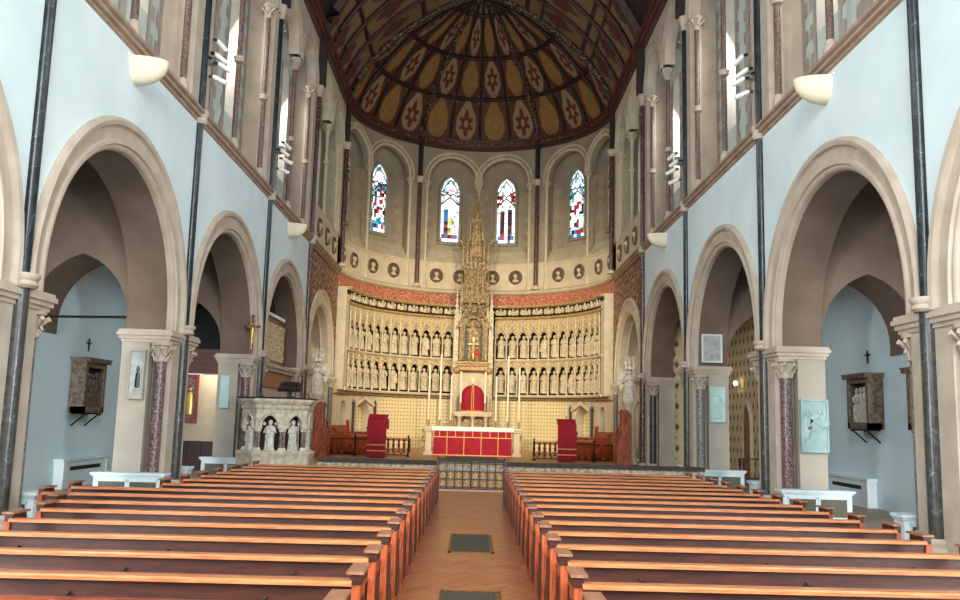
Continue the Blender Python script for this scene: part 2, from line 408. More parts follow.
# ================================================================== NAVE SIDE WALLS
BAYS = [(1.85, 3.75), (9.35, 3.75), (16.85, 3.75), (24.35, 3.75), (31.7, 3.6)]   # centre, half width
PIERS = [5.6, 13.1, 20.6, 28.1]
ZS = 9.2
def shell(s):
    F = side_frame(s); m = MB(); st = MB(); so = MB()
    for yc, hw in BAYS:
        arch_panel(m, F, yc, hw, 3.3, 4.0, 3.82, ZS, 0, .3, m=0, soffit=False, back=False)       # plaster face
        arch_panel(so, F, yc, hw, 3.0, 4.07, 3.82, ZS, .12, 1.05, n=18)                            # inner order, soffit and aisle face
        # moulded archivolt standing just proud of the plaster
        sweep_arch(st, F, yc, 3.02, 4.06, 3.82, [(-.03,.14),(-.02,.05),(.0,.02),(.03,0),(.08,0),(.1,-.05),(.16,-.05),(.19,0),(.4,-.02),(.43,-.04),(.46,-.1),(.54,-.12),(.6,-.08),(.62,0)], n=22)
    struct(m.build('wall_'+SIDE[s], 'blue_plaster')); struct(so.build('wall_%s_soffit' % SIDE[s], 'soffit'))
    trim(st, 'arch_stone', True)
    ps = MB(); ab = MB(); pl = MB()
    for yp in PIERS+[35.35, -1.9]:
        y0, y1 = yp-.6, yp+.6
        for a, b_, yy0, yy1 in ((0, .42, y0, y1), (.42, 1.05, yp-.92, yp+.92)):
            xs = sorted((s*(R7+a), s*(R7+b_)))
            (pl if a == 0 else ps).box(*xs, yy0, yy1, 0, 3.6)
        for dz, e in ((3.55, .03), (3.62, .07), (3.7, .11), (3.78, .08)):
            xs = sorted((s*(R7-e), s*(R7+1.05+e))); ab.box(*xs, yp-.92-e, yp+.92+e, dz, dz+(.08 if dz < 3.75 else .06))
        xs = sorted((s*(R7-.12), s*(R7+1.15))); ab.box(*xs, yp-1.08, yp+1.08, 0, .16)
        xs = sorted((s*(R7-.06), s*(R7+1.1))); ab.box(*xs, yp-1.02, yp+1.02, .16, .24)
    struct(ps.build('wall_%s_pier' % SIDE[s], 'pier_stone')); trim(pl, 'arch_stone'); trim(ab, 'arch_stone')
    # string course under the clerestory
    m = MB(); run(m, F, -2, 43.1, [(9.1,0),(9.13,-.05),(9.18,-.05),(9.2,-.13),(9.27,-.13),(9.3,-.2),(9.37,-.2),(9.46,.05),(9.46,.3),(9.1,.3)], 6); trim(m, 'string_stone')
for s in (-1, 1): shell(s)

# ---- sanctuary bay walls (painted spandrels over one arch each side)
for s in (-1, 1):
    F = side_frame(s); m = MB()
    arch_panel(m, F, 39.2, 3.9, 3.3, 4.2, 4.0, 9.0, 0, .3, soffit=False, back=False); struct(m.build('wall_%s_sanctuary' % SIDE[s], 'mural_red'))
    m = MB(); arch_panel(m, F, 39.2, 3.9, 2.7, 4.2, 4.0, 9., .4, .9, n=16); m.box(*sorted((s*7.9, s*8.0)), 35.3, 43.1, .3, 9); trim(m, 'cream_stone')
    m = MB(); sweep_arch(m, F, 38.95, 2.75, 4.15, 4.0, [(-.05,.42),(0,.34),(0,.05),(.06,0),(.12,-.06),(.24,-.06),(.3,0),(.55,-.03),(.6,-.1),(.72,-.1),(.76,0)], n=20); trim(m, 'cream_stone', True)
    m = MB()
    for yy in (36.1, 42.1):
        m.box(*sorted((s*7.0, s*7.9)), yy-.35-(0 if yy < 40 else .1), yy+.35+(0 if yy < 40 else .6), .3, 4.0)
        m.box(*sorted((s*6.9, s*7.95)), yy-.5, yy+.5+(.3 if yy > 40 else 0), 3.78, 4.0)
    trim(m, 'cream_stone')

# ================================================================== CLERESTORY
def lancet_window(F, uc, vb, vs, r, d, c=.35, glass='daylight_glass', frame='cream_stone'):
    """frame and lit glass; numbered structure"""
    m = MB(); sweep_arch(m, F, uc, r, vs, vb, [(0,d),(0,d-.14),(.05,d-.18),(.12,d-.18),(.16,d-.02)], c=c, n=8)
    run(m, F, uc-r-.16, uc+r+.16, [(vb-.22,d+.02),(vb-.22,d-.2),(vb-.05,d-.14),(vb,d-.02)])
    _tn.append(0); k = len(_tn)-1
    fr = struct(m.build('window_%d' % k, frame)); g = MB()
    P = arch_pts(uc, r, vs, vb, c, 8); ctr = F(uc, (vb+vs)/2, d-.04)
    g.add([ctr]+[F(u, v, d-.04) for u, v in P], [(0,i,i+1) for i in range(1, len(P))]+[(0,len(P),1)]); g.build('pane', glass, fr)
    return fr, k
def toothed(mb, F, uc, w, v0, v1, d, sgn, m=0):
    n = int((v1-v0)/.36)
    for i in range(n):
        ww = w+(.2 if i % 2 else 0)
        a, b_ = sorted((uc, uc+sgn*ww)); z0 = v0+i*.36
        mb.add([F(a, z0, d), F(b_, z0, d), F(b_, z0+.36, d), F(a, z0+.36, d)], [(0,1,2,3)], m)
def clerestory(s, yc, hw, warm, lastz=18.6):
    F = side_frame(s); ST = 'cream_stone' if warm else 'arch_stone'
    m = MB()
    zb = 11.0 if warm else 9.46
    for q in (-1, 1):                                   # front arcade over the colonnettes, two arches
        arch_panel(m, F, yc+q*hw/2, hw/2, hw/2-.58 if 0 else 1.33, 15.75, 15.6, lastz, 0, .38, n=12)
        a, b_ = sorted((yc+q*(hw-.62), yc+q*hw)); m.box(*sorted((s*7.0, s*7.38)), a, b_, 9.4, 15.6)
        m.box(*sorted((s*7.38, s*8.0)), *sorted((yc+q*(hw-.38), yc+q*hw)), 9.4, lastz)
    if warm: m.box(*sorted((s*7.0, s*7.38)), yc-hw, yc+hw, 9.4, 11.0)
    m.prism([(zb, .0), (zb+.08, .0), (zb+.95, .94), (zb, .94)], lambda u, v, t: (s*(R7+v), t, u), yc-hw+.38, yc+hw-.38)
    trim(m, ST)
    m = MB()
    for q in (-1, 1):
        sweep_arch(m, F, yc+q*1.8, 1.33, 15.75, 15.6, [(0,.05),(.03,-.02),(.1,-.05),(.18,-.05),(.22,0),(.3,-.02),(.34,-.07),(.42,-.07),(.45,0)], n=14)
    trim(m, ST, True)
    m = MB()
    for q in (-1, 1): arch_panel(m, F, yc+q*hw/2, hw/2, .62, 15.3, 11.3, lastz, .96, 2.0, c=.35, back=False, n=8, ms=1)
    m.grid(lambda u, v: F(u, v, .96), [yc-hw, yc-hw/2, yc+hw/2, yc+hw], [9.4, 11.3])
    struct(m.build('wall_%s_clerestory' % SIDE[s], ['warm_plaster' if warm else 'clerestory_plaster', 'pier_stone']))
    m = MB()
    for q in (-1, 1):
        for sg in (-1, 1): toothed(m, F, yc+q*hw/2+sg*.62, .16, 10.2, 16.3, .93, sg)
        toothed(m, F, yc+q*(hw-.38), .16, 10.2, 16.3, .935, -q)
    toothed(m, F, yc, .16, 10.2, 16.3, .932, 1); toothed(m, F, yc, .16, 10.2, 16.3, .931, -1)
    trim(m, 'pier_stone')
    for q in (-1, 1): lancet_window(F, yc+q*hw/2, 11.35, 15.3, .58, 2.0, frame='pier_stone')
for s in (-1, 1):
    for i, (yc, hw) in enumerate(BAYS): clerestory(s, yc, hw, False)
    clerestory(s, 39.2, 3.9, True)

# clerestory colonnettes
BN = ['camera', 'bay beside the camera', 'bay over the nearest big arch', 'bay over the second big arch', 'bay over the third arch', 'sanctuary bay']
proto = None
for s in (-1, 1):
    for bi, (yc, hw) in enumerate(BAYS+[(39.2, 3.9)]):
        if bi == 0: continue
        for k, dy in enumerate((-(hw-.72), 0, hw-.72)):
            nm = BN[bi]; pos = ('near end', 'middle', 'far end')[k]
            lab = 'slender ringed colonnette, %s of the clerestory %s, %s wall' % (pos, nm, SIDE[s])
            zb = 11.0 if bi == 5 else 9.62
            loc = (s*7.2, yc+dy, zb)
            if proto is None or bi == 5 and proto[1] != 5:
                h = 15.6-zb
                p = column('clerestory_colonnette', lab, 'column', loc, h, .08, h-.45, .2, 'pinkish_marble' if bi < 5 else 'cream_stone', 'arch_stone' if bi < 5 else 'cream_stone',
                           rings=((2.75, .15, .16),), bh=.34, group='colonnettes of the clerestory', lv=6)
                if proto is None: first = p
                proto = (p, bi)
            elif bi == 5: dup(proto[0], loc, 0, lab)
            else: dup(first, loc, 0, lab)
    proto = None if False else proto
    proto = (first, 1)

# ---- tall dark wall shafts
first = None
SH = [(5.6, 'camera-side'), (13.1, 'nearest'), (20.6, 'second'), (28.1, 'third')]
for s in (-1, 1):
    for y, nm in SH:
        lab = 'tall dark green marble wall shaft, %s on the %s side of the nave' % (nm, SIDE[s])
        if first is None:
            first = column('wall_shaft', lab, 'column', (s*6.97, y, 0), 15.95, .125, 15.45, .2, 'grey_marble', 'arch_stone',
                           rings=((3.92, .24, .22), (9.23, .2, .34)), bh=.42, group='tall marble shafts up the nave walls', upper=(3.92, .1), cr=False)
            for c_ in first.children:
                if c_.name.startswith('upper'): c_.data.materials[0] = M['green_marble']
        else: dup(first, (s*6.97, y, 0), 0, lab)
    lab = 'dark red speckled marble wall shaft at the %s corner of nave and sanctuary' % SIDE[s]
    dup(first, (s*6.93, 35.3, 0), 0, lab, mat={'shaft': 'oxblood_marble', 'upper_shaft': 'oxblood_marble'})

# ---- pier colonnettes in the arch jambs
mats_ = {(-1,20.6):'purple_marble', (-1,28.1):'purple_marble', (1,20.6):'purple_marble', (1,28.1):'grey_granite', (1,35.35):'grey_marble', (-1,35.35):'grey_granite'}
first = None
for s in (-1, 1):
    for y, nm in SH+[(35.35, 'sanctuary-end')]:
        for q in (-1, 1):
            if y > 35 and q > 0: continue
            mt = mats_.get((s, y), 'grey_granite')
            lab = '%s granite jamb column with a leafy capital on the %s face of the %s %s pier' % ({'purple_marble':'mottled red','grey_granite':'grey','grey_marble':'dark'}[mt], 'near' if q < 0 else 'far', nm, SIDE[s])
            loc = (s*7.2, y+q*.77, 0.16)
            if first is None:
                first = column('jamb_column', lab, 'column', loc, 3.4, .135, 2.95, .235, mt, 'arch_stone', bh=.28, group='granite columns in the arch jambs')
                proto_m = mt
            else: dup(first, loc, 0, lab, mat={'shaft': mt})

# ================================================================== AISLES
for s in (-1, 1):
    m = MB(); m.box(*sorted((s*10.4, s*10.6)), -2, 28.6 if s > 0 else 30.4, 0, 8.2); struct(m.build('wall_aisle_'+SIDE[s], 'aisle_plaster'))
    m = MB(); m.box(*sorted((s*7.2, s*10.6)), -2, 35.4, 8.2, 8.3); struct(m.build('ceiling_aisle_'+SIDE[s], 'soffit'))
    F = lambda u, v, d, s=s: (s*u, d, v)
    m = MB()
    for yp in PIERS+[-1.9]:
        arch_panel(m, F, 9.22, 1.18, 1.13, 4.1, 3.82, 8.2, yp-.7, yp+.7, c=.45, n=10)
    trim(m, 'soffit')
    m = MB(); m.box(*sorted((s*8.05, s*11)), 35.2, 35.4, 0, 8.2); struct(m.build('wall_aisle_end_'+SIDE[s], 'pier_stone'))
# painted chapel at the far end of the right aisle
m = MB(); m.box(10.35, 10.55, 28.8, 35.3, 0, 8.2); m.box(8.05, 10.4, 35.0, 35.19, 0, 8.2); struct(m.build('wall_chapel', 'chapel_paint'))
m = MB(); G = lambda u, v, d: (10.35-d, u, v)
P = arch_pts(32.5, .42, 2.05, 0, .5, 8)
m.prism(P, G, .0, .05); struct(m.build('door_1', 'skin_wood'))
m = MB(); sweep_arch(m, G, 32.5, .42, 2.05, 0, [(0,.0),(0,.1),(.08,.1),(.12,0)], c=.5, n=8); trim(m, 'cream_stone')
# left aisle beyond the third pier: beam, dark lunette, end wall with panelling
m = MB(); m.box(-10.4, -8.05, 30.4, 30.55, .0, 3.3); struct(m.build('wall_aisle_screen', 'cream_stone'))
m = MB(); m.box(-10.4, -8.05, 30.3, 30.39, 0, .98); 
for i in range(5): m.box(-10.4+i*.48, -10.34+i*.48, 30.26, 30.3, 0, .98)
m.box(-10.4, -8.05, 30.25, 30.3, .93, 1.0); trim(m, 'dark_wood')
m = MB(); m.box(-10.4, -8.05, 29.0, 29.25, 3.28, 4.1); m.box(-10.4, -8.05, 28.95, 29.0, 3.6, 3.66); trim(m, 'beam_wood')
m = MB(); m.box(-10.4, -8.05, 29.1, 29.15, 4.1, 8.1)
struct(m.build('window_60', 'black_glass'))
# tie rods
for s, lab in ((-1, 'thin black iron tie rod across the left aisle above the carved station'),):
    m = MB(); m.tube([(-10.4, 19.95, 4.1), (-8.05, 19.95, 4.14)], .03, 8); tag(m.build('tie_rod', 'black_iron'), lab, 'rod')

# ================================================================== APSE
A = lambda deg: math.radians(deg)*R7
# dado with tiles, door openings and sedilia niches
tile = MB(); stone = MB(); back = MB()
def dado_box(a0, a1, mb, d=0.):
    n = max(1, int(abs(a1-a0)/4)); mb.grid(lambda u, v: apse_frame(u, v, d), [A(a0)+(A(a1)-A(a0))*i/n for i in range(n+1)], [.3, 3.15])
dado_box(-48.5, 48.5, tile)
for s in (-1, 1):
    dado_box(s*79, s*90, stone)
    uc = A(s*74); arch_panel(stone, apse_frame, uc, A(5), A(2.7), 2.45, .3, 3.15, 0, .6, n=8, back=False)
    dado_box(s*75, s*73, back, .55) if 0 else None
    m = MB(); m.grid(lambda u, v: apse_frame(u, v, .55), [A(s*70), A(s*74), A(s*78)], [.3, 3.0]); struct(m.build('wall_apse_recess', 'pier_stone'))
    uc = A(s*58.6); arch_panel(stone, apse_frame, uc, A(10.4), A(5.6), 2.0, 1.25, 3.15, 0, .7, c=.2, n=10, back=False)
    stone.grid(lambda u, v: apse_frame(u, v, 0), [A(s*48.2), A(s*58.6), A(s*69)], [.3, 1.25])
    tile.grid(lambda u, v: apse_frame(u, v, .65), [A(s*50), A(s*58), A(s*67)], [1.0, 3.1])
o = struct(tile.build('wall_apse_tiles', 'dado_tiles', uvf=lambda c: (math.atan2(c.x, c.y-CY)*R7, c.z)))
struct(stone.build('wall_apse_dado', 'cream_stone'))
# gabled hoods over the sedilia
for s in (-1, 1):
    m = MB(); k = A(s*58.6)
    for q in (-1, 1):
        m.prism([(k+q*A(6.6), 2.5), (k+q*A(6.6), 2.68), (k, 3.1), (k, 2.9)], apse_frame, -.22, .02)
    for q in (-1, 1): m.prism([(k+q*A(6.6), 1.25), (k+q*A(5.7), 1.25), (k+q*A(5.7), 2.55), (k+q*A(6.6), 2.55)], apse_frame, -.1, .02)
    m.prism([(k-A(7.2), 1.12), (k+A(7.2), 1.12), (k+A(7.2), 1.28), (k-A(7.2), 1.28)], apse_frame, -.3, .3)
    trim(m, 'cream_stone')
    for q in (-1, 1):
        x, y, _ = apse_frame(k+q*A(7.7), 0, -.12)
        t = thing('niche_post', 'dark marble post at the %s edge of the gabled %s wall niche' % ('outer' if q*s > 0 else 'inner', SIDE[s]), 'post', (x, y, .3), 0, 'dark posts beside the gabled niches')
        m = MB(); m.lathe([(.07, 0), (.07, 2.3)], 8); m.build('shaft', 'grey_marble', t, True)
        m = MB(); m.lathe([(.1, 2.3), (.1, 2.36), (.075, 2.4), (.01, 2.6)], 8); m.build('finial', 'grey_marble', t)

# mouldings of the apse
run_a = lambda prof, mt, a=90, nu=40: (lambda m: (run(m, apse_frame, A(-a), A(a), prof, nu), trim(m, mt))[1])(MB())
run_a([(3.12,.2),(3.12,-.1),(3.17,-.22),(3.24,-.22),(3.3,-.16),(3.3,.2)], 'carved_stone')
run_a([(9.2,.3),(9.2,-.1),(9.28,-.24),(9.38,-.24),(9.5,-.05),(9.5,.3)], 'cream_stone')
run_a([(8.5,.3),(8.5,-.12),(9.2,-.02),(9.2,.3)], 'mosaic_red')
# wall band with roundels, sills, upper arcade
m = MB(); m.grid(lambda u, v: apse_frame(u, v, 0.), [A(-90+180*i/48) for i in range(49)], [9.45, 11.0]); struct(m.build('wall_apse_parapet', 'cream_stone'))
m = MB(); run(m, apse_frame, A(-90), A(90), [(10.95,0),(10.95,-.06),(11.05,-.06),(11.12,0),(11.98,.82),(10.95,.82)], 48); trim(m, 'cream_stone')
m = MB(); m.grid(lambda u, v: apse_frame(u, v, .8), [A(-90+180*i/48) for i in range(49)], [11.8, 18.6]); struct(m.build('wall_apse', 'warm_plaster'))
m = MB(); ar = MB()
OP = [(-72.75, 12.75), (-47.25, 12.75), (-12.75, 12.75), (12.75, 12.75), (47.25, 12.75), (72.75, 12.75)]
for a, h in OP:
    arch_panel(m, apse_frame, A(a), A(h), A(h)-.13, 16.0, 15.85, 18.4, 0, .4, n=12)
    sweep_arch(ar, apse_frame, A(a), A(h)-.13, 16.0, 15.85, [(0,.1),(0,0),(.04,-.05),(.12,-.05),(.15,0),(.26,0),(.29,-.05),(.36,-.05),(.38,0)], n=14)
for a in (-30, 30):                                       # solid strips behind the big shafts
    m.grid(lambda u, v: apse_frame(u, v, 0), [A(a-4.5), A(a), A(a+4.5)], [11., 18.4])
    m.add([apse_frame(A(a-4.5), 11, 0), apse_frame(A(a-4.5), 18.4, 0), apse_frame(A(a-4.5), 18.4, .8), apse_frame(A(a-4.5), 11, .8)], [(0,1,2,3)])
    m.add([apse_frame(A(a+4.5), 11, 0), apse_frame(A(a+4.5), 18.4, 0), apse_frame(A(a+4.5), 18.4, .8), apse_frame(A(a+4.5), 11, .8)], [(0,1,2,3)])
for a in (-87.7, 87.7): m.grid(lambda u, v: apse_frame(u, v, 0), [A(a-2.3), A(a+2.3)], [11., 18.4])
trim(m, 'warm_plaster'); trim(ar, 'cream_stone', True)
# toothed stone edging of the recesses
m = MB()
for a, h in OP:
    for q in (-1, 1): toothed(m, apse_frame, A(a+q*h), .34, 11.9, 16.2, .785, -q)
trim(m, 'quoin_stone')

# stained glass windows
CW = {'w': (238,246,250), 'b': (40,90,150), 't': (70,150,150), 'r': (150,24,40), 'y': (220,190,70), 'k': (40,22,24), 'g': (70,130,80), 'p': (120,40,60), 's': (190,215,225), 'n':(96,50,40)}
def fig(kind, u, v):
    """u -1..1, v 0..1 of the glass height: colour letter"""
    q = random.Random(int((u+2)*3.2)*1000+int(v*19)+kind*7)
    if v < .045: return 'w' if q.random() < .6 else 'b'
    if v < .1: return q.choice('rwknb') if abs(u) < .8 else 's'
    if v > .8: return q.choice('wwwwst') 
    if kind == 0:
        if v < .5 and -.75 < u < -.12: return q.choice('bbbtb') if v > .3 else q.choice('bkrb')
        if v < .36 and -.12 <= u < .35: return q.choice('yygtw')
        if .35 <= u < .75 and v < .45: return q.choice('wwsrw')
        return q.choice('wwwws') if v < .72 else q.choice('wrwt')
    if kind == 1:
        if v < .5 and -.72 < u < -.2: return q.choice('kkknp')
        if v < .52 and .15 < u < .72: return q.choice('kknkb')
        if abs(u) <= .2 and v < .6: return q.choice('wwws')
        if v > .55 and abs(u) > .4: return q.choice('wrwrg')
        return q.choice('wws')
    if kind == 2:
        if v < .5 and v > .2 and abs(u) < .7: return q.choice('rkwwpbs')
        if v < .2: return q.choice('btwb')
        if v < .72: return q.choice('wwtkrb')
        return 'w'
    if v < .55 and v > .14 and -.5 < u < .5: return q.choice('rpwkws')
    if v < .14: return q.choice('bbts')
    if abs(u) > .5 and v < .5: return q.choice('wsk')
    return q.choice('wwwst')
def stained(a, kind, idx):
    F = apse_frame; uc = A(a)*1.0; r = .5; vb, vs, c, d = 12.5, 15.55, .55, .7
    # the frame maps arc length at R7, so shrink u to keep true width
    fr, k = lancet_window(F, uc, vb, vs, r, .78, c=c, glass='daylight_glass', frame='warm_plaster')
    for ch in list(fr.children): bpy.data.objects.remove(ch)
    top = vs+math.sqrt((r+c)**2-c*c); nu, nv = 12, 46
    g = MB(); cols = []
    for j in range(nv):
        v0 = vb+(top-vb)*j/nv; v1 = vb+(top-vb)*(j+1)/nv; vm = (v0+v1)/2
        hwid = r if vm < vs else (math.sqrt(max(0, (r+c)**2-(vm-vs)**2))-c)
        if hwid <= .02: continue
        for i in range(nu):
            u0 = -hwid+2*hwid*i/nu; u1 = -hwid+2*hwid*(i+1)/nu; um = (u0+u1)/2/r
            g.add([F(uc+x_, z_, d+.02) for x_, z_ in ((u0,v0),(u1,v0),(u1,v1),(u0,v1))], [(0,1,2,3)])
            cols.append(lin(CW[fig(kind, um, (vm-vb)/(top-vb))]))
    p = g.build('pane', 'stained_glass', fr)
    at = p.data.color_attributes.new('glass', 'FLOAT_COLOR', 'CORNER')
    for pl in p.data.polygons:
        for li in pl.loop_indices: at.data[li].color = (*cols[min(pl.index, len(cols)-1)], 1)
    t = MB(); f = lambda u, v: F(uc+u, v, d-.03)
    H = top-vb
    for fr_ in (.14, .3, .46): t.tube([f(-r, vb+H*fr_), f(r, vb+H*fr_)], .014, 4)
    for q in (-1, 1): t.tube([f(q*.43, vb), f(q*.43, vb+H*.55)], .012, 4)
    # trefoil headed tracery
    t.tube([f(-r, 14.75), f(-.36, 14.85), f(-.24, 15.0), f(0, 15.2), f(.24, 15.0), f(.36, 14.85), f(r, 14.75)], .045, 5)
    t.tube([f(-r, 15.35), f(-.3, 15.3), f(-.14, 15.42), f(0, 15.28), f(.14, 15.42), f(.3, 15.3), f(r, 15.35)], .045, 5)
    for q in (-1, 1):
        t.tube([f(q*r, 14.75), f(q*.42, 14.95), f(q*.3, 15.12), f(q*.42, 15.25), f(q*r, 15.35)], .04, 5)
        t.tube([f(q*.48, 15.5), f(q*.32, 15.7), f(q*.3, 15.9), f(q*.12, 16.05), f(0, 16.3)], .035, 5)
    t.build('tracery', 'grey_marble', fr)
for i, (a, k) in enumerate(((-12.75,0), (12.75,1), (-48.3,2), (48.0,3), (-72.75,2), (72.75,3))): stained(a, k, i)

# apse colonnettes and dark red shafts
first = None
names = {-85.5:'at the outer left end', -60:'between the two left windows', -34.5:'left of the left red shaft', -25.5:'right of the left red shaft', 0:'between the two middle windows, behind the spire',
         25.5:'left of the right red shaft', 34.5:'right of the right red shaft', 60:'between the two right windows', 85.5:'at the outer right end'}
for a, nm in names.items():
    x, y, _ = apse_frame(A(a), 0, .05); lab = 'cream ringed colonnette high in the apse, %s' % nm
    if first is None: first = column('apse_colonnette', lab, 'column', (x, y, 9.5), 6.38, .085, 6.0, .19, 'cream_stone', 'cream_stone', rings=((3.3, .14, .14),), bh=.5, group='colonnettes between the apse windows', lv=6, seg=10)
    else: dup(first, (x, y, 9.5), 0, lab)
first = None
for a, nm in ((-90, 'at the left mouth'), (-30, 'left of centre'), (30, 'right of centre'), (90, 'at the right mouth')):
    x, y, _ = apse_frame(A(a), 0, -.13); lab = 'dark red speckled shaft %s of the apse, below a black wall post' % nm
    if first is None: first = column('apse_shaft', lab, 'column', (x, y, 9.5), 6.5, .12, 6.15, .25, 'oxblood_marble', 'cream_stone', bh=.2, group='dark red shafts of the apse', cr=False)
    else: dup(first, (x, y, 9.5), 0, lab)
m = MB()
for a in (-90, -30, 30, 90):
    x, y, _ = apse_frame(A(a), 0, -.12); m.lathe([(.14, 16.0), (.14, 18.1), (.22, 18.4)], 8, (x, y, 0))
for s in (-1, 1):
    for y in (5.6, 13.1, 20.6, 28.1, 35.3): m.box(*sorted((s*6.68, s*7.0)), y-.14, y+.14, 15.95, 18.9)
trim(m, 'roof_wood')

# portrait roundels
def roundel(mbk, r=.36):
    pass
first = None
RA = [(-84,'outermost left'),(-70.5,'fifth left of the spire'),(-55.5,'fourth left of the spire'),(-42.4,'third left of the spire'),(-19.5,'second left of the spire'),(-7.9,'just left of the spire'),
      (7.9,'just right of the spire'),(19.2,'second right of the spire'),(42,'third right of the spire'),(55,'fourth right of the spire'),(70.3,'fifth right of the spire'),(84,'outermost right')]
for a, nm in RA:
    x, y, z = apse_frame(A(a), 10.27, 0); lab = 'round carved head medallion on the apse wall, %s' % nm
    if first is None:
        t = thing('medallion', lab, 'medallion', (x, y, z), -math.radians(a), 'round head medallions of the apse')
        Fq = lambda u, v, d: (u, d, v)
        m = MB(); m.add([(0,-.02,0)]+[(.33*math.cos(PI*i/10), -.02, .33*math.sin(PI*i/10)) for i in range(20)], [(0,i+1,(i+1) % 20+1) for i in range(20)]); m.build('disc', 'medal_ground', t)
        m = MB(); 
        for i in range(20):
            for (r0, d0), (r1, d1) in zip([(.31,-.02),(.33,-.09),(.38,-.1),(.42,-.05),(.43,0)], [(.33,-.09),(.38,-.1),(.42,-.05),(.43,0),(.43,.01)]):
                a0, a1 = PI*i/10, PI*(i+1)/10
                m.add([(r0*math.cos(a0),d0,r0*math.sin(a0)),(r0*math.cos(a1),d0,r0*math.sin(a1)),(r1*math.cos(a1),d1,r1*math.sin(a1)),(r1*math.cos(a0),d1,r1*math.sin(a0))], [(0,1,2,3)])
        m.build('rim', 'old_oak', t, True)
        m = MB(); m.ball((.01,-.06,.06), .11, 10, sz=1.3); m.ball((-.05,-.04,.1), .1, 8); m.lathe([(.06,-.14),(.07,-.02)], 8, (0,-.05,0)); m.lathe([(.2,-.28),(.19,-.2),(.1,-.12)], 10, (0,-.03,0), sy=.35)
        m.ball((.05,-.15,.05), .025, 6); m.build('bust', 'statue_stone', t, True); first = t
    else: dup(first, (x, y, z), -math.radians(a), lab)
for s in (-1, 1):                                     # the sanctuary bay has roundels and quatrefoils too
    for j, y in enumerate((37.2, 39.2, 41.2)):
        dup(first, (s*7.0, y, 10.2), -s*PI/2, 'round carved head medallion under the %s sanctuary clerestory, %s from the nave' % (SIDE[s], ORD[j]), 'round head medallions of the sanctuary walls')

# ================================================================== DOME AND VAULTS
PR = [(7.02,18.45),(6.9,18.9),(6.6,19.5),(6.2,20.15),(5.75,20.75),(5.25,21.3),(4.6,21.95),(3.9,22.5),(3.1,23.05),(2.3,23.55),(1.5,23.95),(.8,24.25),(.02,24.45)]
ROWS = [0, 4, 7, 10, 12]           # indices of PR where the ring ribs lie
def prv(i):
    for k in range(4):
        if ROWS[k] <= i <= ROWS[k+1]: return k+(i-ROWS[k])/(ROWS[k+1]-ROWS[k])
m = MB(); na = 48; uvs = []
for i in range(len(PR)-1):
    for j in range(na):
        a0, a1 = math.radians(-90+180*j/na), math.radians(-90+180*(j+1)/na)
        m.add([(PR[i][0]*math.sin(a0), CY+PR[i][0]*math.cos(a0), PR[i][1]), (PR[i][0]*math.sin(a1), CY+PR[i][0]*math.cos(a1), PR[i][1]),
               (PR[i+1][0]*math.sin(a1), CY+PR[i+1][0]*math.cos(a1), PR[i+1][1]), (PR[i+1][0]*math.sin(a0), CY+PR[i+1][0]*math.cos(a0), PR[i+1][1])], [(0,1,2,3)])
        uvs.append([(12*j/na+.0, prv(i)), (12*(j+1)/na, prv(i)), (12*(j+1)/na, prv(i+1)), (12*j/na, prv(i+1))])
o = m.build('ceiling_dome', 'painted_vault'); struct(o)
# uv by face (recalc of normals may rotate loops, so look the corner up by position)
l = o.data.uv_layers.new(name='UVMap')
for p in o.data.polygons:
    zs = None
    for li in p.loop_indices:
        c = o.data.vertices[o.data.loops[li].vertex_index].co; fi = p.vertices[:]
        base_v = min(fi); k = o.data.loops[li].vertex_index-base_v
        l.data[li].uv = uvs[p.index][k]
# ribs of the dome
def rib_path(a, dz=-.06): return [(r*math.sin(a)*.985, CY+r*math.cos(a)*.985, z+dz) for r, z in PR]
m = MB(); mn = MB()
for k in range(13):
    a = math.radians(-90+15*k); big = k in (0, 4, 8, 12)
    (m if big else mn).tube(rib_path(a), .17 if big else .075, 6)
rg = MB()
for i in ROWS[1:4]:
    r, z = PR[i]; rg.tube([(r*.98*math.sin(math.radians(-90+7.5*k)), CY+r*.98*math.cos(math.radians(-90+7.5*k)), z-.06) for k in range(25)], .11, 6)
mat('rib_painted', (40,24,20), (150,120,88), 9., .6, lo=.5, hi=.66, detail=5)
trim(m, 'rib_painted', True); trim(mn, 'roof_wood', True); trim(rg, 'roof_wood', True)
# cornice at the foot of the dome and vault
for prof, mt in (([(17.95,.5),(17.95,-.05),(18.05,-.14),(18.15,-.14),(18.15,.5)], 'cornice_brown'), ([(18.15,.4),(18.15,-.2),(18.27,-.22),(18.27,.4)], 'cornice_red'),
                 ([(18.27,.3),(18.27,-.16),(18.42,-.2),(18.42,.3)], 'rib_painted'), ([(18.42,.3),(18.42,-.3),(18.55,-.34),(18.6,-.2),(18.6,.3)], 'cornice_red')):
    m = MB(); run(m, apse_frame, A(-90), A(90), prof, 48)
    for s in (-1, 1): run(m, side_frame(s), -2, CY, prof, 4)
    trim(m, mt)
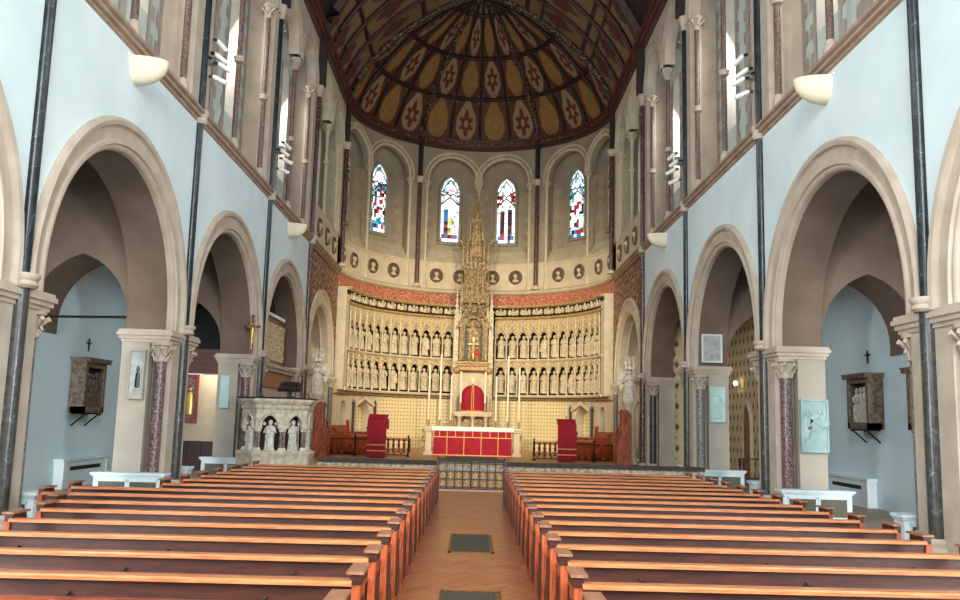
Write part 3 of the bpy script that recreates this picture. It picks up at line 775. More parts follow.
# barrel vaults
cross = [(-r, z) for r, z in PR]+[(r, z) for r, z in reversed(PR)]
def barrel(y0, y1, name, mt, cells):
    m = MB(); n = len(cross); 
    m.grid(lambda u, v: (cross[u][0], v, cross[u][1]), list(range(n)), [y0+(y1-y0)*i/cells for i in range(cells+1)])
    return struct(m.build(name, mt, uvf=lambda c: (min(range(n), key=lambda q: abs(cross[q][0]-c.x)+abs(cross[q][1]-c.z))/4., (c.y-y0)/(y1-y0)*cells)))
barrel(35.3, CY, 'ceiling_sanctuary', 'painted_barrel', 4)
barrel(-2, 35.3, 'ceiling', 'roof_wood', 12)
m = MB()
for y, r in ((35.4, .3), (37.3, .1), (39.2, .1), (41.1, .1)): m.tube([(x*.985, y, z-.05) for x, z in cross], r, 6)
for k in (4, 8): 
    for q in (-1, 1): m.tube([(q*PR[k][0]*.985, 35.3, PR[k][1]-.05), (q*PR[k][0]*.985, CY, PR[k][1]-.05)], .07, 5)
trim(m, 'cornice_brown', True)
m = MB(); m.tube([(x*.98, CY, z-.07) for x, z in cross], .19, 8); trim(m, 'rib_painted', True)

# ================================================================== PEWS
def poly_end(y0, t0, t1, mb):
    P = [(y0-.02,0),(y0+.56,0),(y0+.56,.06),(y0+.52,.1),(y0+.52,.4),(y0+.47,.46),(y0+.36,.5),(y0+.3,.58),(y0+.3,.8),(y0-.02,.8)]
    mb.prism(P, lambda u, v, t: (t, u, v), t0, t1)
def make_pew(label, loc, L):
    t = thing('pew', label, 'pew', loc, 0, 'rows of wooden pews')
    m = MB(); m.prism([(-.05,.8),(-.05,.822),(-.035,.835),(.08,.835),(.08,.8)], lambda u, v, w_: (w_, u, v), -L, L); m.build('top_rail', 'pew_wood_lit', t)
    m = MB(); m.prism([(.02,.34),(.06,.34),(.05,.8),(.01,.8)], lambda u, v, w_: (w_, u, v), -L, L); m.build('backrest', 'pew_wood_shaded', t)
    m = MB(); m.box(-L, L, .03, .46, .4, .435); m.box(-L, L, .42, .45, .34, .4); m.build('seat', 'pew_wood', t)
    m = MB(); m.box(-L, L, -.16, .03, .66, .675); m.box(-L, L, -.18, -.155, .63, .70); m.build('book_ledge', 'pew_wood', t)
    m = MB(); m.box(-L+.1, L-.1, -.36, -.18, .1, .15); 
    m.build('kneeler', 'pew_wood_shaded', t)
    for s in (-1, 1):
        m = MB(); poly_end(0, s*L, s*(L+.06), m); e = m.build('end_panel', 'pew_end', t)
        m = MB(); m.box(*sorted((s*(L-.04), s*(L+.085))), -.03, .33, .878, .9); m.build('cap', 'pew_cap', e)
        m = MB(); m.box(*sorted((s*(L-.015), s*(L+.065))), 0, .3, .8, .878); m.build('neck', 'pew_wood_shaded', e)
        m = MB(); m.prism([(.06,.12),(.42,.12),(.42,.34),(.24,.42),(.2,.7),(.06,.7)], lambda u, v, t_: (t_, u, v), *sorted((s*(L+.062), s*(L+.075)))); m.build('panel_board', 'pew_wood_shaded', e)
    for x in (-1.4, 0, 1.4):
        m = MB(); m.ball((x, -.01, .7), .018, 6); m.build('hook', 'black_iron', t)
    return t
pews = {}
for s in (-1, 1):
    for k in range(16):
        y = (20.38-k) if s < 0 else 20.1-.973*k
        X = 5.02
        if y < 9.6: X = 4.86
        if s < 0: X = {11: 5.35, 12: 6.0, 13: 6.05}.get(int(y), X)
        L = (X-.83)/2; lab = 'wooden pew %s of the centre aisle, %s row back from the altar rail' % (SIDE[s], ORD[k]); loc = (s*(.83+L), y, 0)
        if X in pews: dup(pews[X], loc, 0, lab)
        else: pews[X] = make_pew(lab, loc, L)
# floor gratings in the aisle
for y0, y1, nm in ((13.35, 15.4, 'far'), (8.3, 10.4, 'near')):
    t = thing('floor_grating', 'dark ribbed metal grating set in the aisle parquet, %s one' % nm, 'grating', (.03, y0, 0), 0, 'gratings in the centre aisle')
    m = MB(); n = 14
    for i in range(n): m.box(-.31+.62*i/n, -.31+.62*i/n+.026, .05, y1-y0-.05, .0, .012)
    m.build('bars', 'mat_rubber', t)
    m = MB(); m.box(-.3, .3, .05, y1-y0-.05, 0, .004); m.build('bed', 'mat_rubber', t)
    m = MB(); m.box(-.35, -.31, 0, y1-y0, 0, .015); m.box(.31, .35, 0, y1-y0, 0, .015); m.box(-.35, .35, 0, .05, 0, .015); m.box(-.35, .35, y1-y0-.05, y1-y0, 0, .015); m.build('frame', 'bronze', t)

# ================================================================== RADIATOR COVERS
def make_cover(label, loc):
    t = thing('radiator_cover', label, 'radiator cover', loc, 0, 'white radiator covers by the piers')
    m = MB(); m.box(0, 1.5, 0, .34, 0, .58)
    m.build('body', 'white_paint', t)
    m = MB(); m.box(-.06, 1.56, -.06, .36, .6, .65); m.box(-.03, 1.53, -.03, .35, .56, .6); m.build('top', 'white_paint', t)
    for i in range(2): 
        m = MB(); m.box(.12+i*.68, .7+i*.68, -.015, .0, .08, .46)
        m.build('grille', 'grille', t)
    m = MB()
    for i in range(2):
        for a, b_, c_, d_ in ((.08,.12,.04,.5),(.7,.74,.04,.5),(.08,.74,.04,.08),(.08,.74,.46,.5)): m.box(a+i*.68, b_+i*.68, -.025, .0, c_, d_)
    m.build('grille_frame', 'white_paint', t)
    return t
first = None
for s in (-1, 1):
    for yp, nm in ((13.1, 'nearest'), (20.6, 'second'), (28.1, 'third')):
        for q in (-1, 1):
            y = yp-1.5 if q < 0 else yp+1.1; x = (6.82 if s > 0 else -8.2)
            if q > 0: x = 7.02 if s > 0 else -8.52
            lab = 'pale radiator cover low on the %s side of the %s %s pier' % ('near' if q < 0 else 'far', nm, SIDE[s])
            if first is None: first = make_cover(lab, (x, y, 0))
            else: dup(first, (x, y, 0), 0, lab)
# slotted white panels on the aisle walls
for s in (-1, 1):
    x = s*10.4; t = thing('wall_heater', 'white box casing with a long black slot on the %s aisle wall' % SIDE[s], 'heater', (x, 23.2 if s < 0 else 23.7, 0), 0)
    m = MB(); m.box(*sorted((0, -s*.22)), -1.3, 1.3, 0, .68); m.box(*sorted((0, -s*.26)), -1.36, 1.36, .68, .74); m.build('casing', 'white_paint', t)
    m = MB(); m.box(*sorted((-s*.22, -s*.225)), -.9, .9, .44, .54); m.build('slot', 'black_iron', t)
    m = MB()
    for a, b_ in ((-1.3,-1.24),(1.24,1.3)): m.box(*sorted((-s*.22, -s*.24)), a, b_, 0, .68)
    m.build('edge_strip', 'white_metal', t)

# ================================================================== STATIONS OF THE CROSS
def make_station(label, loc, s, seed):
    t = thing('carved_station', label, 'carving', loc, 0 if s < 0 else PI, 'carved stations on the aisle walls')
    # local +x is out of the wall
    m = MB(); m.box(0, .06, -.62, .62, 0, 1.3); m.box(.06, .4, -.62, -.5, 0, 1.3); m.box(.06, .4, .5, .62, 0, 1.3); m.box(.06, .4, -.62, .62, 0, .16); m.box(.06, .4, -.5, .5, 1.18, 1.3)
    m.build('case', 'old_oak', t)
    m = MB(); m.box(0, .46, -.68, .68, 1.3, 1.38); m.box(0, .5, -.72, .72, 1.38, 1.43)
    for i in range(9): m.ball((.47, -.64+i*.16, 1.34), .05, 6)
    m.build('cornice', 'old_oak', t)
    q = random.Random(seed)
    for i in range(4):
        h = .8+q.random()*.15; f = statue_mb(seed*10+i, h); 
        f.v = [(.26-y*.6, -.33+i*.22+x*.75, .17+z) for x, y, z in f.v]
        f.build('relief_figure', 'grey_statue' if s > 0 else 'old_oak', t, True)
    for yy in (-.4, .4):
        m = MB(); m.tube([(.38, yy, -.02), (.02, yy, -.02)], .022, 6); m.tube([(.38, yy, -.02), (.02, yy, -.34)], .022, 6); m.ball((.4, yy, -.03), .04, 6); m.build('bracket', 'black_iron', t, True)
    return t
make_station('dark oak carved station box on the left aisle wall', (-10.4, 22.95, 1.9), -1, 3)
make_station('brown carved station box on the right aisle wall, the one farther from the camera', (10.4, 22.45, 2.0), 1, 5)
make_station('brown carved station box half hidden by the near right marble shaft', (10.4, 19.25, 2.0), 1, 8)
for s, y, z, lab in ((-1, 23.2, 3.72, 'small dark cross above the station box on the left aisle wall'), (1, 22.6, 3.9, 'small dark cross above the station box on the right aisle wall')):
    m = MB(); m.box(*sorted((s*10.39, s*10.36)), y-.02, y+.02, z-.18, z+.16); m.box(*sorted((s*10.39, s*10.36)), y-.13, y+.13, z+.02, z+.06)
    tag(m.build('wall_cross', 'black_iron'), lab, 'cross', 'small crosses over the stations')

# ================================================================== PIER DECORATION
def relief(name, label, cat, x0, x1, y, z0, z1, mt, mf, frame=.04):
    t = thing(name, label, cat, ((x0+x1)/2, y, z0)); w_, h = (x1-x0)/2, z1-z0
    m = MB(); m.box(-w_, w_, -.05, 0, 0, h); m.build('slab', mt, t)
    m = MB()
    for a in ((-w_,w_,0,frame),(-w_,w_,h-frame,h),(-w_,-w_+frame,frame,h-frame),(w_-frame,w_,frame,h-frame)): m.box(a[0], a[1], -.09, -.05, a[2], a[3])
    m.build('frame', mf, t); return t
t = relief('relief_panel', 'large pale green stone relief of bending figures on the second right pier', 'relief', 7.42, 8.04, 19.62, 1.45, 2.64, 'relief_green', 'relief_green')
for k, (pts, r) in enumerate((([(-.2,.3),(-.12,.5),(-.02,.72),(.14,.84)], .07), ([(-.02,.72),(.18,.64),(.3,.55)], .05), ([(.12,.86),(.3,.76),(.34,.6)], .05), ([(-.3,.2),(-.22,.5),(-.2,.8)], .05))):
    pts = [(x*.78-.02, z) for x, z in pts]; m = MB(); m.tube([(x, -.05, z) for x, z in pts], r, 8); m.v = [(x, -.05+(y+.05)*.5, z) for x, y, z in m.v]
    x, z = pts[-1]; m.ball((x+.04, -.06, z+.05), .07, 8, sy=.6); m.build('carved_figure', 'relief_green', t, True)
t = relief('relief_panel', 'tall narrow pale green relief panel on the third right pier', 'relief', 7.42, 7.9, 27.12, 2.1, 3.2, 'relief_pale', 'relief_pale')
f = statue_mb(4, .8); f.v = [(x*.8+.02, -.05+y*.4, z+.12) for x, y, z in f.v]; f.build('carved_figure', 'relief_pale', t, True)
t = relief('glazed_picture', 'square pale glazed picture high on the third right pier above its moulding', 'picture', 7.2, 7.85, 27.2, 3.96, 4.86, 'faded_painting', 'stone_pale', .05)
t = relief('relief_panel', 'narrow pale green panel standing on the third left pier beside the pulpit', 'relief', -7.9, -7.62, 27.12, 2.15, 3.15, 'relief_pale', 'relief_pale')
t = relief('wall_painting', 'faded blue grey wall painting on the second left pier', 'painting', -7.8, -7.45, 19.62, 2.25, 3.35, 'faded_painting', 'pier_stone', .03)
m = MB(); m.lathe([(.01,0),(.06,.02),(.05,.3),(.02,.36),(.045,.42),(.01,.5)], 8, (.03,-.06,.25), sy=.5); m.build('painted_figure', 'green_marble', t, True)
for x0, x1, y, mt in ((7.5, 8.3, 19.6, 0),): pass
# crucifix on the third left pier
t = thing('crucifix', 'gilded bronze crucifix fixed high on the third left pier', 'crucifix', (-6.98, 27.0, 3.9))
m = MB(); m.box(-.035, .035, -.08, -.02, 0, 1.1); m.box(-.2, .2, -.08, -.02, .76, .83)
for a, b_ in ((0,1.12),(-.2,.795),(.2,.795)): m.ball((a, -.05, b_), .055, 8)
m.build('cross', 'bronze', t, True)
m = MB(); m.lathe([(.02,.1),(.035,.25),(.045,.45),(.055,.62),(.06,.74),(.02,.8)], 8, (0,-.11,0), sy=.6); m.ball((0,-.13,.86), .045, 8)
for s in (-1, 1): m.tube([(s*.04,-.11,.75),(s*.18,-.1,.82)], .018, 6)
m.build('figure', 'gold', t, True)
m = MB(); m.tube([(0,-.06,-.05),(0,-.06,.25)], .045, 8); m.build('foot', 'gate_red', t)

# sconces: half bowls on the nave walls
first = None
for s in (-1, 1):
    for y, nm in ((16.65, 'nearest'), (24.8, 'second'), (31.4, 'farthest')):
        if y == 24.8: continue
        lab = 'cream half bowl wall light under the %s clerestory, %s' % (SIDE[s], nm)
        if first is None:
            t = thing('wall_light', lab, 'light', (s*7.0, y, 8.5), 0 if s < 0 else PI, 'half bowl wall lights'); first = t
            m = MB(); n, k = 14, 8; vs = []
            for j in range(k+1):
                b_ = PI/2*j/k; 
                for i in range(n+1):
                    a = -PI/2+PI*i/n; r = .34*math.cos(b_)**.8 if j < k else 0
                    vs.append((math.cos(a)*r*1.95, math.sin(a)*r*.95, .5*(1-math.sin(b_))))
            m.add(vs, [(j*(n+1)+i, j*(n+1)+i+1, (j+1)*(n+1)+i+1, (j+1)*(n+1)+i) for j in range(k) for i in range(n)]); m.build('bowl', 'sconce', t, True)
            m = MB(); m.box(0, .02, -.4, .4, .46, .52); m.tube([(.01,0,.5),(.01,0,.9)], .012, 5); m.build('backplate', 'white_metal', t)
        else: dup(first, (s*7.0, y, 8.5), 0 if s < 0 else PI, lab)

# spotlight clusters on the wall shafts
first = None
for s in (-1, 1):
    for y, nm, Z in ((20.6, 'second', (11.3, 10.95, 10.7, 10.35)), (28.1, 'third', (11.1, 10.85, 10.55, 10.2))):
        for k, z in enumerate(Z):
            lab = 'white tube spotlight on the %s %s shaft, %s from the top of its cluster' % (nm, SIDE[s], ORD[k])
            rz = s*(.5+.25*k)
            if first is None:
                t = thing('spotlight', lab, 'spotlight', (0,0,0), 0, 'white tube spotlights clamped to the shafts'); first = t
                m = MB(); m.tube([(0,0,0),(0,.3,-.12)], .065, 10); m.tube([(0,-.04,.016),(0,0,0)], .05, 10); m.build('body', 'white_metal', t, True)
                m = MB(); m.tube([(0,.3,-.12),(0,.305,-.122)], .055, 10); m.build('lens', 'black_glass', t)
                m = MB(); m.box(-.03, .03, -.14, 0, -.03, .03); m.build('clamp', 'black_iron', t)
                t.location = (s*6.7, y+.12, z); t.rotation_euler.z = rz
            else: dup(first, (s*(6.62+.1*(k % 2)), y+.12, z), rz, lab)
        t = thing('floodlight', 'grey box floodlight beside the spotlights of the %s %s shaft' % (nm, SIDE[s]), 'floodlight', (s*6.86, y+.45, 10.95), s*.6)
        m = MB(); m.box(-.17, .17, -.08, .08, -.12, .12); m.build('housing', 'faded_painting', t)
        m = MB(); m.box(-.15, .15, .08, .09, -.1, .1); m.build('glass', 'black_glass', t)
        m = MB(); m.bar((0,-.08,0), (s*.02,-.3,0), .04, .04); m.build('arm', 'black_iron', t)

# ================================================================== ALTAR RAIL AND GATES
for s in (-1, 1):
    x0, x1 = (.98, 6.6) if s > 0 else (-4.35, -.98)
    t = thing('altar_rail', 'low carved stone altar rail with a dark coping on the %s of the gates' % SIDE[s], 'altar rail', ((x0+x1)/2, 24.7, 0)); h = (x1-x0)/2
    m = MB(); m.box(-h, h, 0, .28, 0, .7); m.build('wall', 'rail_stone', t)
    m = MB(); m.box(-h, h, -.08, .34, .7, .8); m.build('coping', 'rail_top', t)
    n = int(h*2/.62)
    for i in range(n):
        xc = -h+(i+.5)*2*h/n; m = MB()
        for a in ((-.24,.24,.12,.16),(-.24,.24,.58,.62),(-.24,-.2,.16,.58),(.2,.24,.16,.58)): m.box(xc+a[0], xc+a[1], -.03, 0, a[2], a[3])
        for b_ in range(4):
            g = PI/2*b_+.78; m.ball((xc+.09*math.cos(g), -.01, .37+.09*math.sin(g)), .07, 6, sy=.5)
        m.ball((xc, -.02, .37), .04, 6); m.build('carved_panel', 'rail_stone', t, True)
for s in (-1, 1):
    t = thing('altar_gate', '%s gilt and dark green metal gate leaf across the altar step' % SIDE[s], 'gate', (s*.46, 24.7, 0), 0, 'gates in the altar rail')
    m = MB(); 
    for z in (.08, .3, .52, .74): m.box(-.45, .45, -.015, .015, z, z+.022)
    for i in range(5): m.box(-.45+.225*i-.011, -.45+.225*i+.011, -.015, .015, .06, .78)
    m.build('frame', 'gate_paint', t)
    m = MB(); m.box(-.46, .46, -.03, .03, .0, .06); m.build('bottom_rail', 'gate_red', t)
    m = MB(); m.box(-.46, .46, -.03, .03, .78, .81); m.build('top_rail', 'gate_paint', t)
    for i in range(4):
        for j in range(3):
            xc = -.3375+.225*i; zc = .2+.22*j; m = MB()
            for b_ in range(5):
                g = PI/2+2*PI/5*b_; m.ball((xc+.045*math.cos(g), 0, zc+.05*math.sin(g)), .036, 6, sy=.35)
            m.ball((xc, -.01, zc), .026, 6); m.tube([(xc, 0, zc-.11), (xc, 0, zc-.02)], .016, 5)
            for b_ in (-1, 1): m.tube([(xc, 0, zc-.09), (xc+b_*.06, 0, zc-.05), (xc+b_*.085, 0, zc-.09)], .011, 5)
            m.build('rosette', 'gate_gilt' if j < 2 else 'rail_stone', t, True)
    m = MB(); m.box(s*.47-.02, s*.47+.02, -.04, .04, 0, .86); m.ball((s*.47, 0, .89), .035, 8); m.build('post', 'gate_paint', t)
m = MB(); m.box(-.98, .98, 24.5, 24.66, 0, .03); trim(m, 'cream_stone')
m = MB(); m.box(-1.15, 1.15, 36.6, 39.2, .3, .325); tag(m.build('sanctuary_rug', 'rug'), 'dark patterned rug on the sanctuary floor before the high altar', 'rug')
for k in range(1): 
    m = MB(); m.box(-1.3, 1.3, 35.5, 36.3, .3, .36); trim(m, 'rug')

# ================================================================== PULPIT
t = thing('pulpit', 'pale carved stone pulpit with arched panels on the left by the altar rail', 'pulpit', (-5.68, 25.35, 0)); t.scale = (.95, .95, 1)
oct_ = lambda r, n=8, a0=PI/8: [(r*math.cos(a0+2*PI*i/n), r*math.sin(a0+2*PI*i/n)) for i in range(n)]
def octl(mb, prof, n=8, a0=PI/8): mb.lathe(prof, n, a0=a0)
m = MB(); octl(m, [(.7,0),(.7,.3),(.85,.42),(1.0,.5)]); m.build('stem', 'rail_stone', t)
m = MB(); octl(m, [(1.0,.48),(1.16,.55),(1.16,.78),(1.18,.84),(1.2,.9),(1.12,.97),(1.0,.98)]); m.build('base', 'pulpit_stone', t)
m = MB(); octl(m, [(.78,.96),(.78,2.1)]); m.build('core', 'niche_shade', t)
m = MB(); octl(m, [(1.02,2.1),(1.1,2.14),(1.12,2.2),(1.1,2.24),(1.18,2.3),(1.22,2.36),(1.22,2.42),(1.0,2.42),(1.0,2.1)]); m.build('cornice', 'pulpit_stone', t)
m = MB()
for i in range(64):
    a = 2*PI*i/64; rr = 1.1*math.cos(PI/8)/math.cos((a+PI/8*0+PI) % (PI/4)-PI/8)*1.0
    m.ball((rr*math.cos(a), rr*math.sin(a), 2.265), .03, 5)
m.build('beading', 'statue_stone', t, True)
m = MB(); octl(m, [(1.2,2.42),(1.24,2.45),(1.2,2.47),(.9,2.47)]); m.build('rim', 'rail_top', t)
ap = 1.06*math.cos(PI/8); hwid = 1.06*math.sin(PI/8)
for i in range(8):
    a = PI/4*i; ca, sa = math.cos(a), math.sin(a)
    if sa > .5: continue
    Fp = lambda u, v, d: ((ap-d)*ca-u*sa, (ap-d)*sa+u*ca, v)
    m = MB(); arch_panel(m, Fp, 0, hwid, .27, 1.66, 1.6, 2.12, 0, .14, c=.08, n=8); sweep_arch(m, Fp, 0, .23, 1.66, 1.6, [(0,.06),(0,-.03),(.05,-.05),(.08,-.01)], c=.08, n=8)
    for q in (-1, 1): m.ball(Fp(q*.17, 1.72, .06), .055, 6); 
    m.build('arched_panel', 'pulpit_stone', t)
    for q in (-1, 1):
        x, y, _ = Fp(q*(hwid-.08), 0, .08)
        mm = MB(); mm.lathe([(.055, 1.06), (.055, 1.5)], 8, (x, y, 0)); c_ = mm.build('pulpit_column', 'pinkish_marble', t, True)
        mm = MB(); mm.lathe([(.06,1.5),(.075,1.56),(.1,1.6),(.1,1.64)], 8, (x, y, 0)); mm.lathe([(.09,.97),(.09,1.0),(.06,1.06)], 8, (x, y, 0)); mm.build('capital', 'grey_statue', c_, True)
    f = statue_mb(20+i, .84); f.v = [(x*1.05*-sa+(ap-.1+y*-1)*ca*1.0, x*1.05*ca+(ap-.1-y)*sa, z+.98) for x, y, z in f.v]
    f.build('niche_figure', 'grey_statue', t, True)
t = thing('book_rest', 'dark sloping book rest standing on the rim of the stone pulpit', 'lectern', (-5.25, 24.95, 2.47), 0)
m = MB(); m.tube([(0,0,0),(0,0,.22)], .04, 8); m.lathe([(.12,0),(.1,.03),(.04,.05)], 10); m.build('stem', 'dark_wood', t, True)
m = MB(); m.prism([(-.2,.2),(.18,.44),(.2,.41),(-.18,.16)], lambda u, v, w_: (w_, u, v), -.34, .3); m.prism([(-.2,.2),(-.24,.24),(-.22,.25),(-.18,.21)], lambda u, v, w_: (w_, u, v), -.34, .3); m.build('desk', 'dark_wood', t)
m = MB(); m.prism([(-.14,.26),(.12,.43),(.12,.46),(-.14,.3)], lambda u, v, w_: (w_, u, v), -.22, .18); m.build('cover_cloth', 'black_iron', t)
t = thing('microphone', 'small black gooseneck microphone on the pulpit rim', 'microphone', (-5.95, 24.5, 2.47))
m = MB(); m.lathe([(.06,0),(.05,.03)], 10); m.build('foot', 'black_iron', t)
m = MB(); m.tube([(0,0,.03),(0,.02,.12),(-.05,.05,.2),(-.1,.1,.25)], .01, 6); m.build('neck', 'black_iron', t)
m = MB(); m.ball((-.11,.11,.26), .025, 8); m.build('head', 'black_iron', t, True)

# ================================================================== HIGH ALTAR
t = thing('high_altar', 'high altar with white stone legs, red gold-barred front and white cloth', 'altar', (.03, 40.6, .3))
m = MB(); m.box(-1.85, 1.85, .12, 1.1, 0, 1.2); m.build('body', 'cream_stone', t)
m = MB(); m.box(-2.3, 2.3, .0, 1.2, 1.2, 1.3); m.build('table_slab', 'cream_stone', t)
for s in (-1, 1):
    m = MB(); m.box(*sorted((s*1.92, s*2.2)), .1, .5, .14, 1.1); m.box(*sorted((s*1.86, s*2.28)), .04, .56, 0, .14); m.box(*sorted((s*1.86, s*2.26)), .04, .56, 1.1, 1.2); m.build('leg', 'cream_stone', t)
m = MB(); m.box(-1.83, 1.83, .03, .1, .02, 1.2); fr = m.build('frontal', 'red_cloth', t)
m = MB(); zt = .84
m.box(-1.83, 1.83, .02, .03, zt-.02, zt+.02); m.box(-1.83, 1.83, .02, .03, .0, .04); 
for x in (-1.19,-.4,.4,1.19): m.box(x-.018, x+.018, .018, .03, .02, zt)
for x in (-1.81,-1.55,-1.19,-.8,-.4,0,.4,.8,1.19,1.55,1.81): m.box(x-.015, x+.015, .018, .03, zt, 1.2)
m.build('gold_bands', 'orphrey', fr)
m = MB(); m.box(-1.9, 1.9, -.01, 1.15, 1.3, 1.32); m.box(-1.9, 1.9, -.02, -.005, 1.16, 1.32)
for i in range(56): x = -1.89+i*3.8/56; m.prism([(x,1.16),(x+.03,1.1),(x+.06,1.16)], lambda u, v, w_: (u, w_, v), -.018, -.008)
m.build('altar_cloth', 'linen', t)
# gradine, tabernacle
t = thing('retable_shelf', 'cream stone retable shelf on short pillars behind the high altar', 'shelf', (0, 47.4, .3))
m = MB(); m.box(-1.05, 1.05, 0, .75, 1.95, 2.08); m.box(-.98, .98, .04, .72, 1.85, 1.95); m.build('shelf', 'cream_stone', t)
m = MB(); m.box(-.95, .95, .5, .72, 1.1, 1.85); m.box(-2.75, 2.75, .05, .9, 0, 1.1); m.build('back', 'spire_stone', t)
for x in (-.72, 0, .72):
    m = MB(); m.lathe([(.2,1.1),(.18,1.16),(.1,1.26),(.075,1.5),(.1,1.74),(.16,1.82),(.18,1.85)], 10, (x,.2,0)); m.build('pillar', 'statue_stone', t, True)
t = thing('tabernacle', 'domed tabernacle veiled in red cloth with gold bands under the spire', 'tabernacle', (-.02, 47.75, 2.38))
m = MB(); m.lathe([(.62,0),(.62,.9),(.58,1.1),(.46,1.3),(.26,1.43),(.05,1.48)], 20, sy=.5, fold=lambda a, z: 1+.02*math.sin(18*a)); v_ = m.build('veil', 'red_cloth', t, True)
m = MB(); m.lathe([(.635,.0),(.635,.07)], 20, sy=.5)
m.tube([(-.05,-.33,.02),(-.05,-.33,.9),(-.045,-.31,1.1),(-.04,-.25,1.3),(-.03,-.15,1.45)], .025, 6); m.tube([(.05,-.33,.02),(.05,-.33,.9),(.045,-.31,1.1),(.04,-.25,1.3),(.03,-.15,1.45)], .025, 6)
m.build('gold_trim', 'orphrey', v_)
m = MB(); m.lathe([(.08,1.46),(.05,1.52),(.02,1.56)], 8); m.box(-.02,.02,-.02,.02,1.55,1.9); m.box(-.12,.12,-.02,.02,1.7,1.75); m.build('cross', 'brass', t)
# tall candles
first = None
CN = ['outermost left','second from the left','third from the left','just left of the veil','just right of the veil','third from the right','second from the right','outermost right']
for k, (x, h, b_) in enumerate(((-2.42, 2.75, 1.1), (-1.8, 3.35, 1.1), (-1.2, 2.2, 1.1), (-.68, 2.3, 2.08), (.66, 2.3, 2.08), (1.27, 2.2, 1.1), (1.92, 3.35, 1.1), (2.54, 2.75, 1.1))):
    t = thing('altar_candle', 'very tall white candle behind the altar, %s' % CN[k], 'candle', (x, 47.6 if abs(x) > 1 else 47.5, .3+b_), 0, 'tall white altar candles')
    m = MB(); m.lathe([(.12,0),(.1,.05),(.04,.09),(.05,.2),(.035,.32),(.07,.4),(.03,.46),(.08,.5)], 10); m.build('candlestick', 'gold', t, True)
    m = MB(); m.lathe([(.05,.5),(.05,h+(.75 if b_ < 2 else -.1))], 8); m.build('candle', 'candle_wax', t, True)

